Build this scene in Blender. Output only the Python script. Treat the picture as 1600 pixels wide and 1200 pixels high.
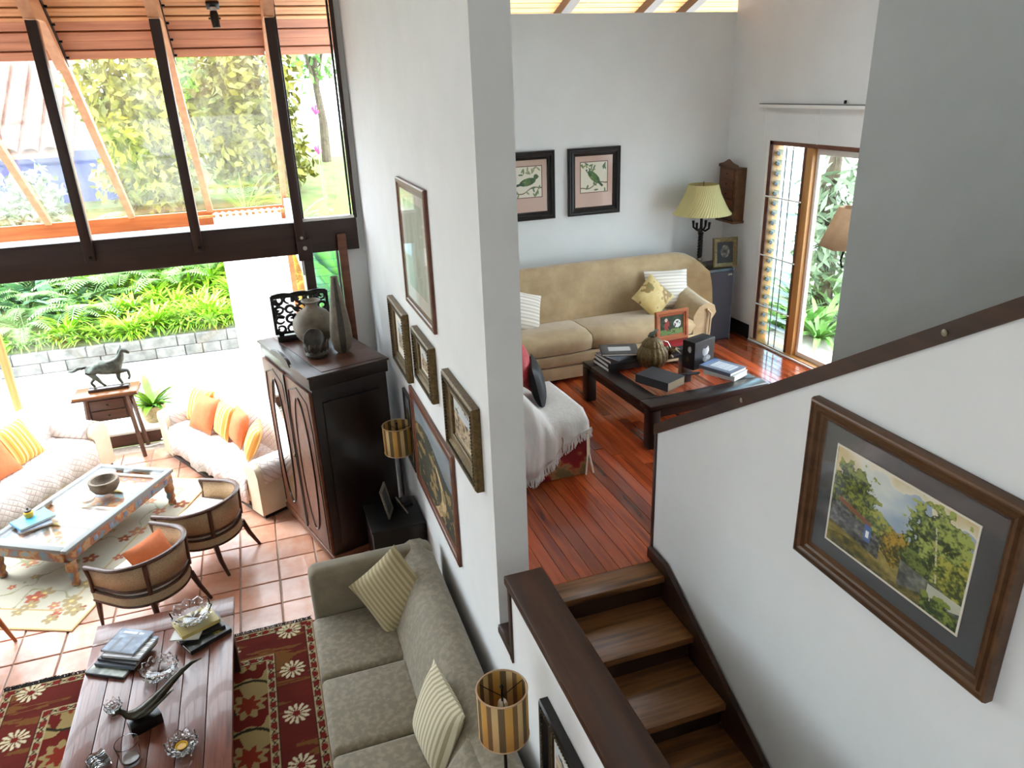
import bpy, bmesh, math, random
import numpy as np
from mathutils import Matrix, Vector
random.seed(7); RNG = np.random.default_rng(7)
for o in list(bpy.data.objects): bpy.data.objects.remove(o, do_unlink=True)
SC = bpy.context.scene
COL = SC.collection
PI = math.pi
# ------------------------------------------------------------------ camera
cam = bpy.data.cameras.new('camera'); cam.sensor_width = 36; cam.lens = 26.106; cam.clip_start = .05; cam.clip_end = 300
co = bpy.data.objects.new('camera', cam); COL.objects.link(co)
Rm = Matrix(((0.9451109, 0.1528473, -0.2887957), (-0.3247690, 0.3422569, -0.8816946), (-0.0359223, 0.9270911, 0.3731108)))
co.matrix_world = Matrix.Translation((-1.0472, 0, 4.4254)) @ Rm.to_4x4()
SC.camera = co
# ------------------------------------------------------------------ sky, exposure
w = bpy.data.worlds.new('overcast_sky'); SC.world = w; w.use_nodes = True
bg = w.node_tree.nodes['Background']; bg.inputs[0].default_value = (0.81, 0.915, 1.0, 1); bg.inputs[1].default_value = 3.0
vs = SC.view_settings; vs.view_transform = 'Standard'; vs.look = 'None'; vs.gamma = 1; vs.use_curve_mapping = False
vs.exposure = 2.03
try:
    SC.cycles.max_bounces = 10; SC.cycles.diffuse_bounces = 6; SC.cycles.transparent_max_bounces = 16
    SC.cycles.caustics_reflective = False; SC.cycles.caustics_refractive = False
    SC.cycles.sample_clamp_indirect = 8
except Exception: pass
sun = bpy.data.lights.new('sun', 'SUN'); sun.energy = 1.0; sun.angle = math.radians(25); sun.color = (1, .96, .9)
so = bpy.data.objects.new('sun', sun); COL.objects.link(so)
so.rotation_euler = Vector((.50, -.42, -.75)).to_track_quat('-Z', 'Y').to_euler()
UF = 1.6254          # level of the upper room's floor
XR = 4.077; YB = 7.50
# ------------------------------------------------------------------ materials
def lin(c):
    return tuple(((v/255)/12.92 if v <= 10.3 else (((v/255)+.055)/1.055)**2.4) for v in c)
MATS = {}
def nodes(name):
    m = bpy.data.materials.new(name); m.use_nodes = True; nt = m.node_tree
    b = nt.nodes['Principled BSDF']; MATS[name] = m
    return m, nt, b
def setp(b, rough=.5, metal=0., spec=.5, coat=0., sheen=0., trans=0., ior=1.45):
    b.inputs['Roughness'].default_value = rough; b.inputs['Metallic'].default_value = metal
    b.inputs['Specular IOR Level'].default_value = spec; b.inputs['Coat Weight'].default_value = coat
    b.inputs['Sheen Weight'].default_value = sheen; b.inputs['Transmission Weight'].default_value = trans; b.inputs['IOR'].default_value = ior
def ramp(nt, fac, stops):
    r = nt.nodes.new('ShaderNodeValToRGB'); el = r.color_ramp.elements
    el[0].position, el[0].color = stops[0][0], (*lin(stops[0][1]), 1)
    el[1].position, el[1].color = stops[-1][0], (*lin(stops[-1][1]), 1)
    for p, c in stops[1:-1]:
        e = el.new(p); e.color = (*lin(c), 1)
    nt.links.new(fac, r.inputs[0]); return r.outputs[0]
def coords(nt, scale=(1,1,1), rand=False, rot=(0,0,0), kind='Object'):
    tc = nt.nodes.new('ShaderNodeTexCoord'); mp = nt.nodes.new('ShaderNodeMapping')
    mp.inputs['Scale'].default_value = scale; mp.inputs['Rotation'].default_value = rot
    nt.links.new(tc.outputs[kind], mp.inputs[0])
    if rand:
        oi = nt.nodes.new('ShaderNodeObjectInfo'); ml = nt.nodes.new('ShaderNodeMath'); ml.operation = 'MULTIPLY'; ml.inputs[1].default_value = 57.
        nt.links.new(oi.outputs['Random'], ml.inputs[0]); nt.links.new(ml.outputs[0], mp.inputs['Location'])
    return mp.outputs[0]
def noise(nt, vec, scale=5, detail=3, rough=.5):
    n = nt.nodes.new('ShaderNodeTexNoise'); n.inputs['Scale'].default_value = scale; n.inputs['Detail'].default_value = detail; n.inputs['Roughness'].default_value = rough
    nt.links.new(vec, n.inputs['Vector']); return n.outputs['Fac']
def bump(nt, b, h, strength=.3, dist=.01):
    bp = nt.nodes.new('ShaderNodeBump'); bp.inputs['Strength'].default_value = strength; bp.inputs['Distance'].default_value = dist
    nt.links.new(h, bp.inputs['Height']); nt.links.new(bp.outputs[0], b.inputs['Normal'])
def tint(nt, col, amount, lo=None, hi=None):
    """vary brightness object by object"""
    oi = nt.nodes.new('ShaderNodeObjectInfo'); mr = nt.nodes.new('ShaderNodeMapRange')
    mr.inputs[3].default_value = 1-amount if lo is None else lo; mr.inputs[4].default_value = 1+amount if hi is None else hi
    nt.links.new(oi.outputs['Random'], mr.inputs[0])
    h = nt.nodes.new('ShaderNodeHueSaturation'); nt.links.new(col, h.inputs['Color']); nt.links.new(mr.outputs[0], h.inputs['Value']); return h.outputs[0]
def plain(name, c, rough=.5, metal=0., spec=.5, c2=None, nscale=8, bmp=0, bscale=60, coat=0., sheen=0., stretch=(1,1,1), vary=0., ndetail=4):
    m, nt, b = nodes(name); setp(b, rough, metal, spec, coat, sheen)
    b.inputs['Base Color'].default_value = (*lin(c), 1)
    v = coords(nt, stretch)
    if c2 is not None:
        cc = ramp(nt, noise(nt, v, nscale, ndetail, .6), [(.32, c), (.68, c2)])
        if vary: cc = tint(nt, cc, vary)
        nt.links.new(cc, b.inputs['Base Color'])
    if bmp: bump(nt, b, noise(nt, v, bscale, 4), bmp)
    return m
def wood(name, c1, c2, axis='y', rough=.4, freq=14, rand=False, vary=0., c3=None, coat=0., spec=.5, bmp=.08):
    m, nt, b = nodes(name); setp(b, rough, 0, spec, coat)
    sc = {'x': (.07, 1, 1), 'y': (1, .07, 1), 'z': (1, 1, .07)}[axis]
    v = coords(nt, sc, rand); n = noise(nt, v, freq, 5, .6)
    st = [(.3, c1), (.7, c2)] if c3 is None else [(.28, c1), (.5, c2), (.72, c3)]
    cc = ramp(nt, n, st)
    if vary: cc = tint(nt, cc, vary)
    nt.links.new(cc, b.inputs['Base Color'])
    if bmp: bump(nt, b, n, bmp, .004)
    return m
plain('white_wall', (229, 231, 230), .85, spec=.2, c2=(224, 226, 225), nscale=2.5, bmp=.05, bscale=25)
plain('white_paint', (238, 238, 234), .5)
plain('ceiling_white', (225, 220, 212), .8)
wood('dark_beam', (40, 24, 19), (62, 40, 32), 'x', .45)
wood('dark_post', (38, 23, 18), (58, 37, 30), 'z', .45)
wood('dark_wood_y', (36, 21, 16), (66, 42, 30), 'y', .32, spec=.6)
wood('dark_wood_x', (36, 21, 16), (60, 38, 28), 'x', .32, spec=.6)
wood('dark_wood_z', (38, 23, 19), (58, 36, 30), 'z', .32, spec=.6)
wood('cap_wood', (44, 24, 14), (72, 44, 27), 'y', .42, spec=.3)
wood('mahogany', (18, 10, 9), (34, 20, 17), 'z', .3, spec=.45, coat=.15)
wood('orange_wood', (150, 74, 34), (188, 108, 56), 'x', .45)
wood('rafter_wood', (184, 122, 84), (208, 152, 110), 'y', .5)
wood('soffit_wood', (196, 128, 78), (222, 164, 108), 'x', .5, rand=True, vary=.06)
wood('fascia_wood', (150, 84, 52), (188, 118, 78), 'x', .5, rand=True, vary=.05)
wood('jarrah', (70, 20, 12), (158, 70, 34), 'y', .16, rand=True, vary=.42, c3=(112, 38, 20), coat=.35, freq=10, bmp=.03)
wood('tread_wood', (78, 48, 28), (128, 86, 50), 'x', .35, rand=True, c3=(40, 24, 15))
wood('table_planks', (70, 34, 26), (118, 70, 54), 'y', .3, rand=True, vary=.14, c3=(84, 42, 32), coat=.2, bmp=.25, freq=20)
wood('walnut_frame', (58, 36, 20), (104, 70, 40), 'x', .35)
wood('frame_red', (84, 44, 30), (120, 74, 50), 'x', .35)
wood('honey_wood', (164, 112, 56), (198, 148, 88), 'z', .4)
wood('chair_wood', (60, 34, 24), (88, 54, 38), 'z', .35)
wood('light_chair_wood', (150, 82, 42), (178, 106, 58), 'z', .4)
wood('altar_wood', (70, 42, 32), (98, 64, 48), 'x', .35)
wood('altar_top', (140, 88, 48), (108, 66, 36), 'x', .3)
plain('gilt', (116, 96, 60), .42, metal=.5, c2=(78, 63, 38), nscale=40, bmp=.5, bscale=90)
plain('dark_gilt', (56, 46, 30), .5, metal=.3, c2=(88, 76, 52), nscale=60, bmp=.6, bscale=110)
plain('silver_gilt', (150, 142, 122), .45, metal=.4, c2=(96, 88, 70), nscale=50, bmp=.3)
plain('black_frame', (26, 22, 20), .4)
plain('mat_grey', (74, 76, 76), .8)
plain('mat_pink', (206, 176, 160), .85)
plain('mat_cream', (222, 216, 202), .85)
plain('black_paint', (16, 15, 15), .35)
plain('iron', (22, 20, 20), .4, metal=.6)
plain('bronze', (58, 54, 46), .42, metal=.7, c2=(96, 104, 96), nscale=12, bmp=.2)
plain('bird_bronze', (44, 42, 34), .35, metal=.6, c2=(62, 58, 46), nscale=14, bmp=.15)
plain('steel', (170, 168, 162), .3, metal=.9)
plain('stone_bowl', (118, 104, 88), .75, c2=(84, 74, 62), nscale=12, bmp=.3)
plain('clay_vase', (128, 118, 102), .5, c2=(92, 84, 72), nscale=7, bmp=.1)
plain('dark_clay', (70, 64, 56), .5, c2=(48, 44, 40), nscale=20, bmp=.2)
plain('grout', (172, 158, 146), .9, c2=(150, 136, 124), nscale=20)
plain('sofa_grey', (114, 104, 84), .8, c2=(128, 118, 96), nscale=9, bmp=.12, bscale=40, sheen=.25)
plain('velvet', (164, 138, 100), .75, c2=(186, 162, 124), nscale=5, bmp=.06, bscale=20, sheen=.4)
plain('cream_cloth', (222, 208, 180), .85, c2=(232, 220, 196), nscale=6, bmp=.05)
plain('orange_cloth', (206, 112, 66), .85, c2=(216, 126, 80), nscale=10, bmp=.1, bscale=70)
plain('cream_seat', (236, 228, 214), .85)
plain('tweed', (196, 178, 146), .9, c2=(170, 150, 118), nscale=90, bmp=.3, bscale=140)
plain('cane', (204, 176, 140), .7, c2=(160, 130, 98), nscale=120, bmp=.5, bscale=160)
plain('throw', (226, 222, 216), .9, c2=(212, 208, 204), nscale=30, bmp=.3, bscale=60, stretch=(1,1,.2))
plain('white_curtain', (244, 244, 242), .9)
plain('leather_black', (20, 20, 22), .6)
plain('rose_red', (178, 30, 40), .6, c2=(214, 90, 96), nscale=9)
plain('speaker_cloth', (58, 50, 54), .9, bmp=.2, bscale=300)
plain('paper', (232, 228, 218), .8)
plain('paper_dark', (150, 132, 108), .8)
plain('book_black', (30, 31, 34), .4)
plain('book_charcoal', (56, 58, 62), .4)
plain('book_blue', (72, 92, 120), .4, c2=(120, 138, 160), nscale=6)
plain('book_slate', (96, 106, 120), .4)
plain('book_skyblue', (70, 150, 190), .35)
plain('book_white', (214, 214, 210), .4)
plain('book_brown', (70, 54, 40), .5)
plain('book_yellow', (190, 170, 100), .5)
plain('book_red', (160, 36, 44), .4)
plain('book_olive', (120, 120, 96), .45)
plain('yellow_glaze', (216, 170, 40), .25)
plain('porcelain', (240, 240, 238), .2, coat=.5)
plain('basket', (190, 170, 130), .8, c2=(150, 128, 92), nscale=40, bmp=.6, bscale=60)
plain('leaf_light', (150, 190, 60), .35, c2=(100, 160, 50), nscale=3, vary=.25)
plain('leaf_grass', (168, 204, 50), .35, c2=(128, 182, 46), nscale=3, vary=.2)
plain('leaf_mid', (100, 150, 74), .3, c2=(138, 178, 104), nscale=3, vary=.25)
plain('leaf_dark', (84, 130, 90), .3, c2=(124, 162, 126), nscale=3, vary=.25)
plain('leaf_yellow', (140, 132, 28), .6, c2=(76, 84, 28), nscale=2.2, vary=.25)
plain('leaf_pale', (150, 170, 140), .5, c2=(110, 140, 100), nscale=3, vary=.2)
plain('pink_flower', (200, 60, 110), .5)
plain('bark', (104, 92, 74), .9, c2=(70, 62, 50), nscale=9, bmp=.5, bscale=20)
plain('soil', (110, 112, 66), .95, c2=(78, 100, 48), nscale=3)
plain('paving', (190, 188, 182), .85, c2=(170, 168, 160), nscale=2)
plain('stone_block', (134, 132, 126), .9, c2=(98, 98, 94), nscale=6, bmp=.5, bscale=30, vary=.18)
plain('stone_joint', (96, 94, 88), .95)
plain('blue_wall', (34, 50, 140), .8, c2=(48, 70, 156), nscale=3)
plain('roof_tile', (142, 92, 80), .8, c2=(110, 70, 62), nscale=5, vary=.2)
plain('eave_grey', (120, 124, 124), .7)
plain('black_knob', (24, 20, 18), .3, metal=.4)
plain('bulb_white', (240, 236, 226), .3)
plain('fringe_black', (30, 26, 24), .9)
# terracotta tile
m, nt, b = nodes('terracotta'); setp(b, .32, 0, .5, .15)
v = coords(nt, (1,1,1), True); cc = ramp(nt, noise(nt, v, 3.2, 5, .6), [(.25, (178, 112, 84)), (.5, (200, 146, 120)), (.75, (212, 178, 160))])
nt.links.new(tint(nt, cc, .13), b.inputs['Base Color']); bump(nt, b, noise(nt, v, 18, 4), .12, .01)
# damask on the grey sofa: leaf blotches
m, nt, b = nodes('damask'); setp(b, .72, sheen=.3)
v = coords(nt); a = noise(nt, v, 26, 3, .5); c = ramp(nt, a, [(.42, (116, 106, 86)), (.52, (124, 114, 92)), (.6, (134, 124, 102))])
nt.links.new(c, b.inputs['Base Color']); bump(nt, b, noise(nt, coords(nt, (1, .5, 1)), 10, 4), .35, .02)
# quilt: diamond stitching
m, nt, b = nodes('quilt'); setp(b, .85, sheen=.2)
b.inputs['Base Color'].default_value = (*lin((230, 218, 212)), 1)
hs = []
tcq = nt.nodes.new('ShaderNodeTexCoord')
for dv in ((1, 1, 1), (1, -1, -1)):
    dt = nt.nodes.new('ShaderNodeVectorMath'); dt.operation = 'DOT_PRODUCT'; dt.inputs[1].default_value = tuple(36*q for q in dv); nt.links.new(tcq.outputs['Object'], dt.inputs[0])
    sn = nt.nodes.new('ShaderNodeMath'); sn.operation = 'SINE'; nt.links.new(dt.outputs['Value'], sn.inputs[0]); ab = nt.nodes.new('ShaderNodeMath'); ab.operation = 'ABSOLUTE'; nt.links.new(sn.outputs[0], ab.inputs[0])
    iv = nt.nodes.new('ShaderNodeMath'); iv.operation = 'SUBTRACT'; iv.inputs[0].default_value = 1; nt.links.new(ab.outputs[0], iv.inputs[1]); hs.append(iv.outputs[0])
mx = nt.nodes.new('ShaderNodeMath'); mx.operation = 'MAXIMUM'; nt.links.new(hs[0], mx.inputs[0]); nt.links.new(hs[1], mx.inputs[1])
pw = nt.nodes.new('ShaderNodeMath'); pw.operation = 'POWER'; pw.inputs[1].default_value = 3; nt.links.new(mx.outputs[0], pw.inputs[0])
inv = nt.nodes.new('ShaderNodeMath'); inv.operation = 'SUBTRACT'; inv.inputs[0].default_value = 1; nt.links.new(pw.outputs[0], inv.inputs[1]); bump(nt, b, inv.outputs[0], .5, .012)
cq = ramp(nt, pw.outputs[0], [(.2, (226, 214, 208)), (1, (200, 184, 178))]); nt.links.new(cq, b.inputs['Base Color'])
def stripes(name, cols, scale, axis=0, rough=.8, kind='Object', bmp=0):
    """repeating hard stripes along one local axis; cols = list of (end fraction, colour)"""
    m, nt, b = nodes(name); setp(b, rough, sheen=.1)
    v = coords(nt, (scale,)*3, kind=kind); sp = nt.nodes.new('ShaderNodeSeparateXYZ'); nt.links.new(v, sp.inputs[0])
    fr = nt.nodes.new('ShaderNodeMath'); fr.operation = 'FRACT'; nt.links.new(sp.outputs[axis], fr.inputs[0])
    r = nt.nodes.new('ShaderNodeValToRGB'); r.color_ramp.interpolation = 'CONSTANT'; el = r.color_ramp.elements
    el[0].position = 0; el[0].color = (*lin(cols[0][1]), 1); el[1].position = cols[0][0]; el[1].color = (*lin(cols[1][1]), 1)
    for i in range(2, len(cols)):
        e = el.new(cols[i-1][0]); e.color = (*lin(cols[i][1]), 1)
    nt.links.new(fr.outputs[0], r.inputs[0]); nt.links.new(r.outputs[0], b.inputs['Base Color'])
    return m
stripes('yellow_stripe', [(.22, (222, 160, 62)), (.36, (238, 206, 132)), (.6, (206, 140, 52)), (.74, (240, 212, 146)), (.9, (214, 166, 84)), (1, (190, 132, 58))], 7.5, 0)
stripes('pale_stripe', [(.3, (226, 218, 206)), (.5, (206, 196, 182)), (.8, (232, 226, 214)), (1, (196, 186, 174))], 14, 1)
stripes('sage_check', [(.5, (178, 164, 128)), (1, (146, 132, 98))], 26, 0)
stripes('sage_stripe', [(.55, (212, 204, 176)), (1, (170, 160, 128))], 26, 0)
# striped lampshade: stripes by angle, lets some light through
m, nt, b = nodes('shade_stripe'); setp(b, .7)
tc = nt.nodes.new('ShaderNodeTexCoord'); gr = nt.nodes.new('ShaderNodeTexGradient'); gr.gradient_type = 'RADIAL'
nt.links.new(tc.outputs['Object'], gr.inputs[0]); ml = nt.nodes.new('ShaderNodeMath'); ml.operation = 'MULTIPLY'; ml.inputs[1].default_value = 6
fr = nt.nodes.new('ShaderNodeMath'); fr.operation = 'FRACT'; nt.links.new(gr.outputs['Fac'], ml.inputs[0]); nt.links.new(ml.outputs[0], fr.inputs[0])
r = nt.nodes.new('ShaderNodeValToRGB'); r.color_ramp.interpolation = 'CONSTANT'; el = r.color_ramp.elements
for i, (p, c) in enumerate([(0, (196, 150, 74)), (.3, (122, 92, 58)), (.5, (206, 176, 122)), (.75, (104, 86, 58))]):
    e = el[i] if i < 2 else el.new(p); e.position = p; e.color = (*lin(c), 1)
nt.links.new(fr.outputs[0], r.inputs[0]); nt.links.new(r.outputs[0], b.inputs['Base Color'])
m, nt, b = nodes('pleated_shade'); setp(b, .7)
tc = nt.nodes.new('ShaderNodeTexCoord'); gr = nt.nodes.new('ShaderNodeTexGradient'); gr.gradient_type = 'RADIAL'
nt.links.new(tc.outputs['Object'], gr.inputs[0]); b.inputs['Base Color'].default_value = (*lin((196, 184, 128)), 1)
plain('tan_shade', (178, 146, 112), .7, c2=(196, 164, 130), nscale=6)
# glass for windows: clear, lets light straight through with a faint reflection
def pane_mat(name, dirt=0., dirtcol=(230, 230, 220), tintc=(255, 255, 255), refl=.03, graz=.6):
    m = bpy.data.materials.new(name); m.use_nodes = True; nt = m.node_tree; nt.nodes.clear(); MATS[name] = m
    out = nt.nodes.new('ShaderNodeOutputMaterial'); tr = nt.nodes.new('ShaderNodeBsdfTransparent'); tr.inputs[0].default_value = (*lin(tintc), 1)
    gl = nt.nodes.new('ShaderNodeBsdfGlossy'); gl.inputs['Roughness'].default_value = .03
    mx = nt.nodes.new('ShaderNodeMixShader'); lw = nt.nodes.new('ShaderNodeLayerWeight'); lw.inputs[0].default_value = .5
    pw = nt.nodes.new('ShaderNodeMath'); pw.operation = 'POWER'; pw.inputs[1].default_value = 3.5; nt.links.new(lw.outputs['Facing'], pw.inputs[0])
    fr = nt.nodes.new('ShaderNodeMath'); fr.operation = 'MULTIPLY_ADD'; fr.inputs[1].default_value = graz; fr.inputs[2].default_value = refl; nt.links.new(pw.outputs[0], fr.inputs[0])
    nt.links.new(fr.outputs[0], mx.inputs[0]); nt.links.new(tr.outputs[0], mx.inputs[1]); nt.links.new(gl.outputs[0], mx.inputs[2]); last = mx.outputs[0]
    if dirt:
        tl = nt.nodes.new('ShaderNodeBsdfTranslucent'); tl.inputs[0].default_value = (*lin(dirtcol), 1)
        v = coords(nt, (1, .16, .16)); n = noise(nt, v, 7, 6, .65); n2 = noise(nt, coords(nt), 60, 2)
        r = nt.nodes.new('ShaderNodeMapRange'); r.inputs[1].default_value = .42; r.inputs[2].default_value = .75; r.inputs[3].default_value = dirt*.25; r.inputs[4].default_value = dirt
        nt.links.new(n, r.inputs[0]); m2 = nt.nodes.new('ShaderNodeMixShader'); nt.links.new(r.outputs[0], m2.inputs[0]); nt.links.new(last, m2.inputs[1]); nt.links.new(tl.outputs[0], m2.inputs[2]); last = m2.outputs[0]
    nt.links.new(last, out.inputs[0])
pane_mat('window_glass'); pane_mat('roof_glass', .035, (236, 230, 196)); pane_mat('louvre_glass', .12, (205, 228, 236), (205, 225, 232)); pane_mat('table_glass', refl=.02, graz=.28)
m, nt, b = nodes('crystal'); setp(b, .02, 0, .5, trans=1., ior=1.5); b.inputs['Base Color'].default_value = (.97, .98, .98, 1)
m, nt, b = nodes('mirror'); setp(b, .02, 1.); b.inputs['Base Color'].default_value = (.85, .87, .86, 1)
m, nt, b = nodes('painted'); setp(b, .7)
at = nt.nodes.new('ShaderNodeAttribute'); at.attribute_name = 'Col'; nt.links.new(at.outputs['Color'], b.inputs['Base Color'])
m, nt, b = nodes('rug_pile'); setp(b, .95, spec=.1)
at = nt.nodes.new('ShaderNodeAttribute'); at.attribute_name = 'Col'; nt.links.new(at.outputs['Color'], b.inputs['Base Color'])
bump(nt, b, noise(nt, coords(nt), 140, 2), .35, .01)
m, nt, b = nodes('gloss_print'); setp(b, .3)
at = nt.nodes.new('ShaderNodeAttribute'); at.attribute_name = 'Col'; nt.links.new(at.outputs['Color'], b.inputs['Base Color'])
m, nt, b = nodes('floral'); setp(b, .85)
v = coords(nt); n1 = noise(nt, v, 6, 3); cc = ramp(nt, n1, [(.36, (108, 20, 26)), (.52, (140, 32, 38)), (.58, (170, 120, 80)), (.64, (120, 104, 70))]); nt.links.new(cc, b.inputs['Base Color'])
m, nt, b = nodes('painted_table'); setp(b, .5)
v = coords(nt); n1 = noise(nt, v, 9, 4); cc = ramp(nt, n1, [(.34, (96, 126, 138)), (.48, (140, 84, 54)), (.56, (168, 132, 88)), (.66, (120, 150, 158))]); nt.links.new(cc, b.inputs['Base Color'])
M = MATS
# ------------------------------------------------------------------ mesh helpers
class B:
    """collects shapes into one bmesh; build() links it as one mesh object"""
    def __init__(s): s.bm = bmesh.new()
    def _new(s, bm2, mat4=None):
        if mat4 is not None: bm2.transform(mat4)
        me = bpy.data.meshes.new('tmp'); bm2.to_mesh(me); bm2.free(); s.bm.from_mesh(me); bpy.data.meshes.remove(me); return s
    def box(s, c, d, bevel=0., seg=2, rot=None):
        b2 = bmesh.new(); bmesh.ops.create_cube(b2, size=1)
        for v in b2.verts: v.co = Vector((v.co.x*d[0], v.co.y*d[1], v.co.z*d[2]))
        if bevel: bmesh.ops.bevel(b2, geom=b2.edges[:], offset=min(bevel, .49*min(d)), segments=seg, profile=.5, affect='EDGES')
        mt = Matrix.Translation(c)
        if rot is not None: mt = mt @ (rot if isinstance(rot, Matrix) else Matrix.Rotation(rot, 4, 'Z'))
        return s._new(b2, mt)
    def bb(s, x0, x1, y0, y1, z0, z1, bevel=0., seg=2):
        return s.box(((x0+x1)/2, (y0+y1)/2, (z0+z1)/2), (abs(x1-x0), abs(y1-y0), abs(z1-z0)), bevel, seg)
    def tube(s, pts, rad, n=8, flat=None, caps=True):
        pts = [Vector(p) for p in pts]; k = len(pts)
        if not hasattr(rad, '__len__'): rad = [rad]*k
        rings = []; prev = None
        for i, p in enumerate(pts):
            t = (pts[min(i+1, k-1)]-pts[max(i-1, 0)]).normalized()
            if prev is None:
                a = Vector((0, 0, 1)) if abs(t.z) < .9 else Vector((1, 0, 0)); u = t.cross(a).normalized()
            else: u = (prev - t*prev.dot(t)).normalized()
            prev = u; v = t.cross(u)
            f = flat or 1
            rings.append([s.bm.verts.new(p + (u*math.cos(2*PI*j/n) + v*math.sin(2*PI*j/n)*f)*rad[i]) for j in range(n)])
        for i in range(k-1):
            for j in range(n): s.bm.faces.new((rings[i][j], rings[i][(j+1) % n], rings[i+1][(j+1) % n], rings[i+1][j]))
        if caps: s.bm.faces.new(rings[0][::-1]); s.bm.faces.new(rings[-1])
        return s
    def cyl(s, p0, p1, r0, r1=None, n=14): return s.tube([p0, p1], [r0, r0 if r1 is None else r1], n)
    def lathe(s, prof, n=24, c=(0, 0, 0), sx=1, sy=1):
        rings = [[s.bm.verts.new((c[0]+r*math.cos(2*PI*j/n)*sx, c[1]+r*math.sin(2*PI*j/n)*sy, c[2]+z)) for j in range(n)] for r, z in prof]
        for i in range(len(rings)-1):
            for j in range(n): s.bm.faces.new((rings[i][j], rings[i][(j+1) % n], rings[i+1][(j+1) % n], rings[i+1][j]))
        if prof[0][0] > .002: s.bm.faces.new(rings[0][::-1])
        if prof[-1][0] > .002: s.bm.faces.new(rings[-1])
        return s
    def poly(s, pts, d, axis='y'):
        """polygon of 2D points extruded; axis y: points are (x,z) from y=d[0] to d[1]; axis x: (y,z); axis z: (x,y)"""
        f = {'y': lambda p, k: (p[0], k, p[1]), 'x': lambda p, k: (k, p[0], p[1]), 'z': lambda p, k: (p[0], p[1], k)}[axis]
        a = [s.bm.verts.new(f(p, d[0])) for p in pts]; b_ = [s.bm.verts.new(f(p, d[1])) for p in pts]; n = len(pts)
        s.bm.faces.new(a); s.bm.faces.new(b_[::-1])
        for i in range(n): s.bm.faces.new((a[i], b_[i], b_[(i+1) % n], a[(i+1) % n]))
        return s
    def strip(s, rows, close=False):
        """rows: list of point lists of equal length -> quad surface"""
        vs = [[s.bm.verts.new(p) for p in r] for r in rows]; n = len(vs[0])
        for i in range(len(vs)-1):
            for j in range(n if close else n-1): s.bm.faces.new((vs[i][j], vs[i][(j+1) % n], vs[i+1][(j+1) % n], vs[i+1][j]))
        return s
    def face(s, pts): s.bm.faces.new([s.bm.verts.new(p) for p in pts]); return s
    def cushion(s, w, h, t, n=12, mat4=None, pinch=.06):
        b2 = bmesh.new(); top = {}; bot = {}
        for i in range(n+1):
            for j in range(n+1):
                u = -1+2*i/n; v = -1+2*j/n
                th = t/2*max(0, (1-abs(u)**2.6)*(1-abs(v)**2.6))**.55
                k = 1-pinch*(1-v*v) if abs(u) > 0 else 1; l = 1-pinch*(1-u*u)
                x = u*w/2*(1-pinch*(1-abs(v)**2)*abs(u)); y = v*h/2*(1-pinch*(1-abs(u)**2)*abs(v))
                top[i, j] = b2.verts.new((x, y, th)); bot[i, j] = top[i, j] if th < 1e-5 else b2.verts.new((x, y, -th))
        for i in range(n):
            for j in range(n):
                b2.faces.new((top[i, j], top[i+1, j], top[i+1, j+1], top[i, j+1]))
                b2.faces.new((bot[i, j+1], bot[i+1, j+1], bot[i+1, j], bot[i, j]))
        return s._new(b2, mat4)
    def build(s, name, mat, parent=None, smooth=35, loc=None, rot=None, subsurf=0, solid=0):
        bmesh.ops.recalc_face_normals(s.bm, faces=s.bm.faces[:])
        me = bpy.data.meshes.new(name); s.bm.to_mesh(me); s.bm.free()
        if smooth: me.shade_smooth(); me.set_sharp_from_angle(angle=math.radians(smooth))
        o = bpy.data.objects.new(name, me); COL.objects.link(o); me.materials.append(M[mat] if isinstance(mat, str) else mat)
        if parent: o.parent = parent
        if loc is not None: o.location = loc
        if rot is not None: o.rotation_euler = rot
        if solid:
            md = o.modifiers.new('thickness', 'SOLIDIFY'); md.thickness = solid; md.offset = 0
        if subsurf:
            md = o.modifiers.new('smooth', 'SUBSURF'); md.levels = subsurf; md.render_levels = subsurf
        return o
def raw(name, verts, faces, mat, parent=None, smooth=True):
    me = bpy.data.meshes.new(name); me.from_pydata(verts, [], faces); me.update()
    if smooth: me.shade_smooth()
    me.materials.append(M[mat]); o = bpy.data.objects.new(name, me); COL.objects.link(o)
    if parent: o.parent = parent
    return o
def copy_of(o, parent=None, loc=None, rz=None):
    c = o.copy(); COL.objects.link(c)
    if parent: c.parent = parent
    if loc is not None: c.location = loc
    if rz is not None: c.rotation_euler = (0, 0, rz)
    return c
def tag(o, label, cat, group=None, kind=None):
    o['label'] = label
    if cat: o['category'] = cat
    if group: o['group'] = group
    if kind: o['kind'] = kind
    return o
def thing(name, label, cat, loc=(0, 0, 0), rz=0., group=None, rot=None):
    o = bpy.data.objects.new(name, None); o.empty_display_size = .1; COL.objects.link(o); o.location = loc
    o.rotation_euler = rot if rot is not None else (0, 0, rz)
    return tag(o, label, cat, group)
def struct(o, label=None):
    o['kind'] = 'structure'
    if label: o['label'] = label
    return o
def sroot(name, label, loc=(0, 0, 0), rz=0.):
    o = bpy.data.objects.new(name, None); COL.objects.link(o); o.location = loc; o.rotation_euler = (0, 0, rz); return struct(o, label)
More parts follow.
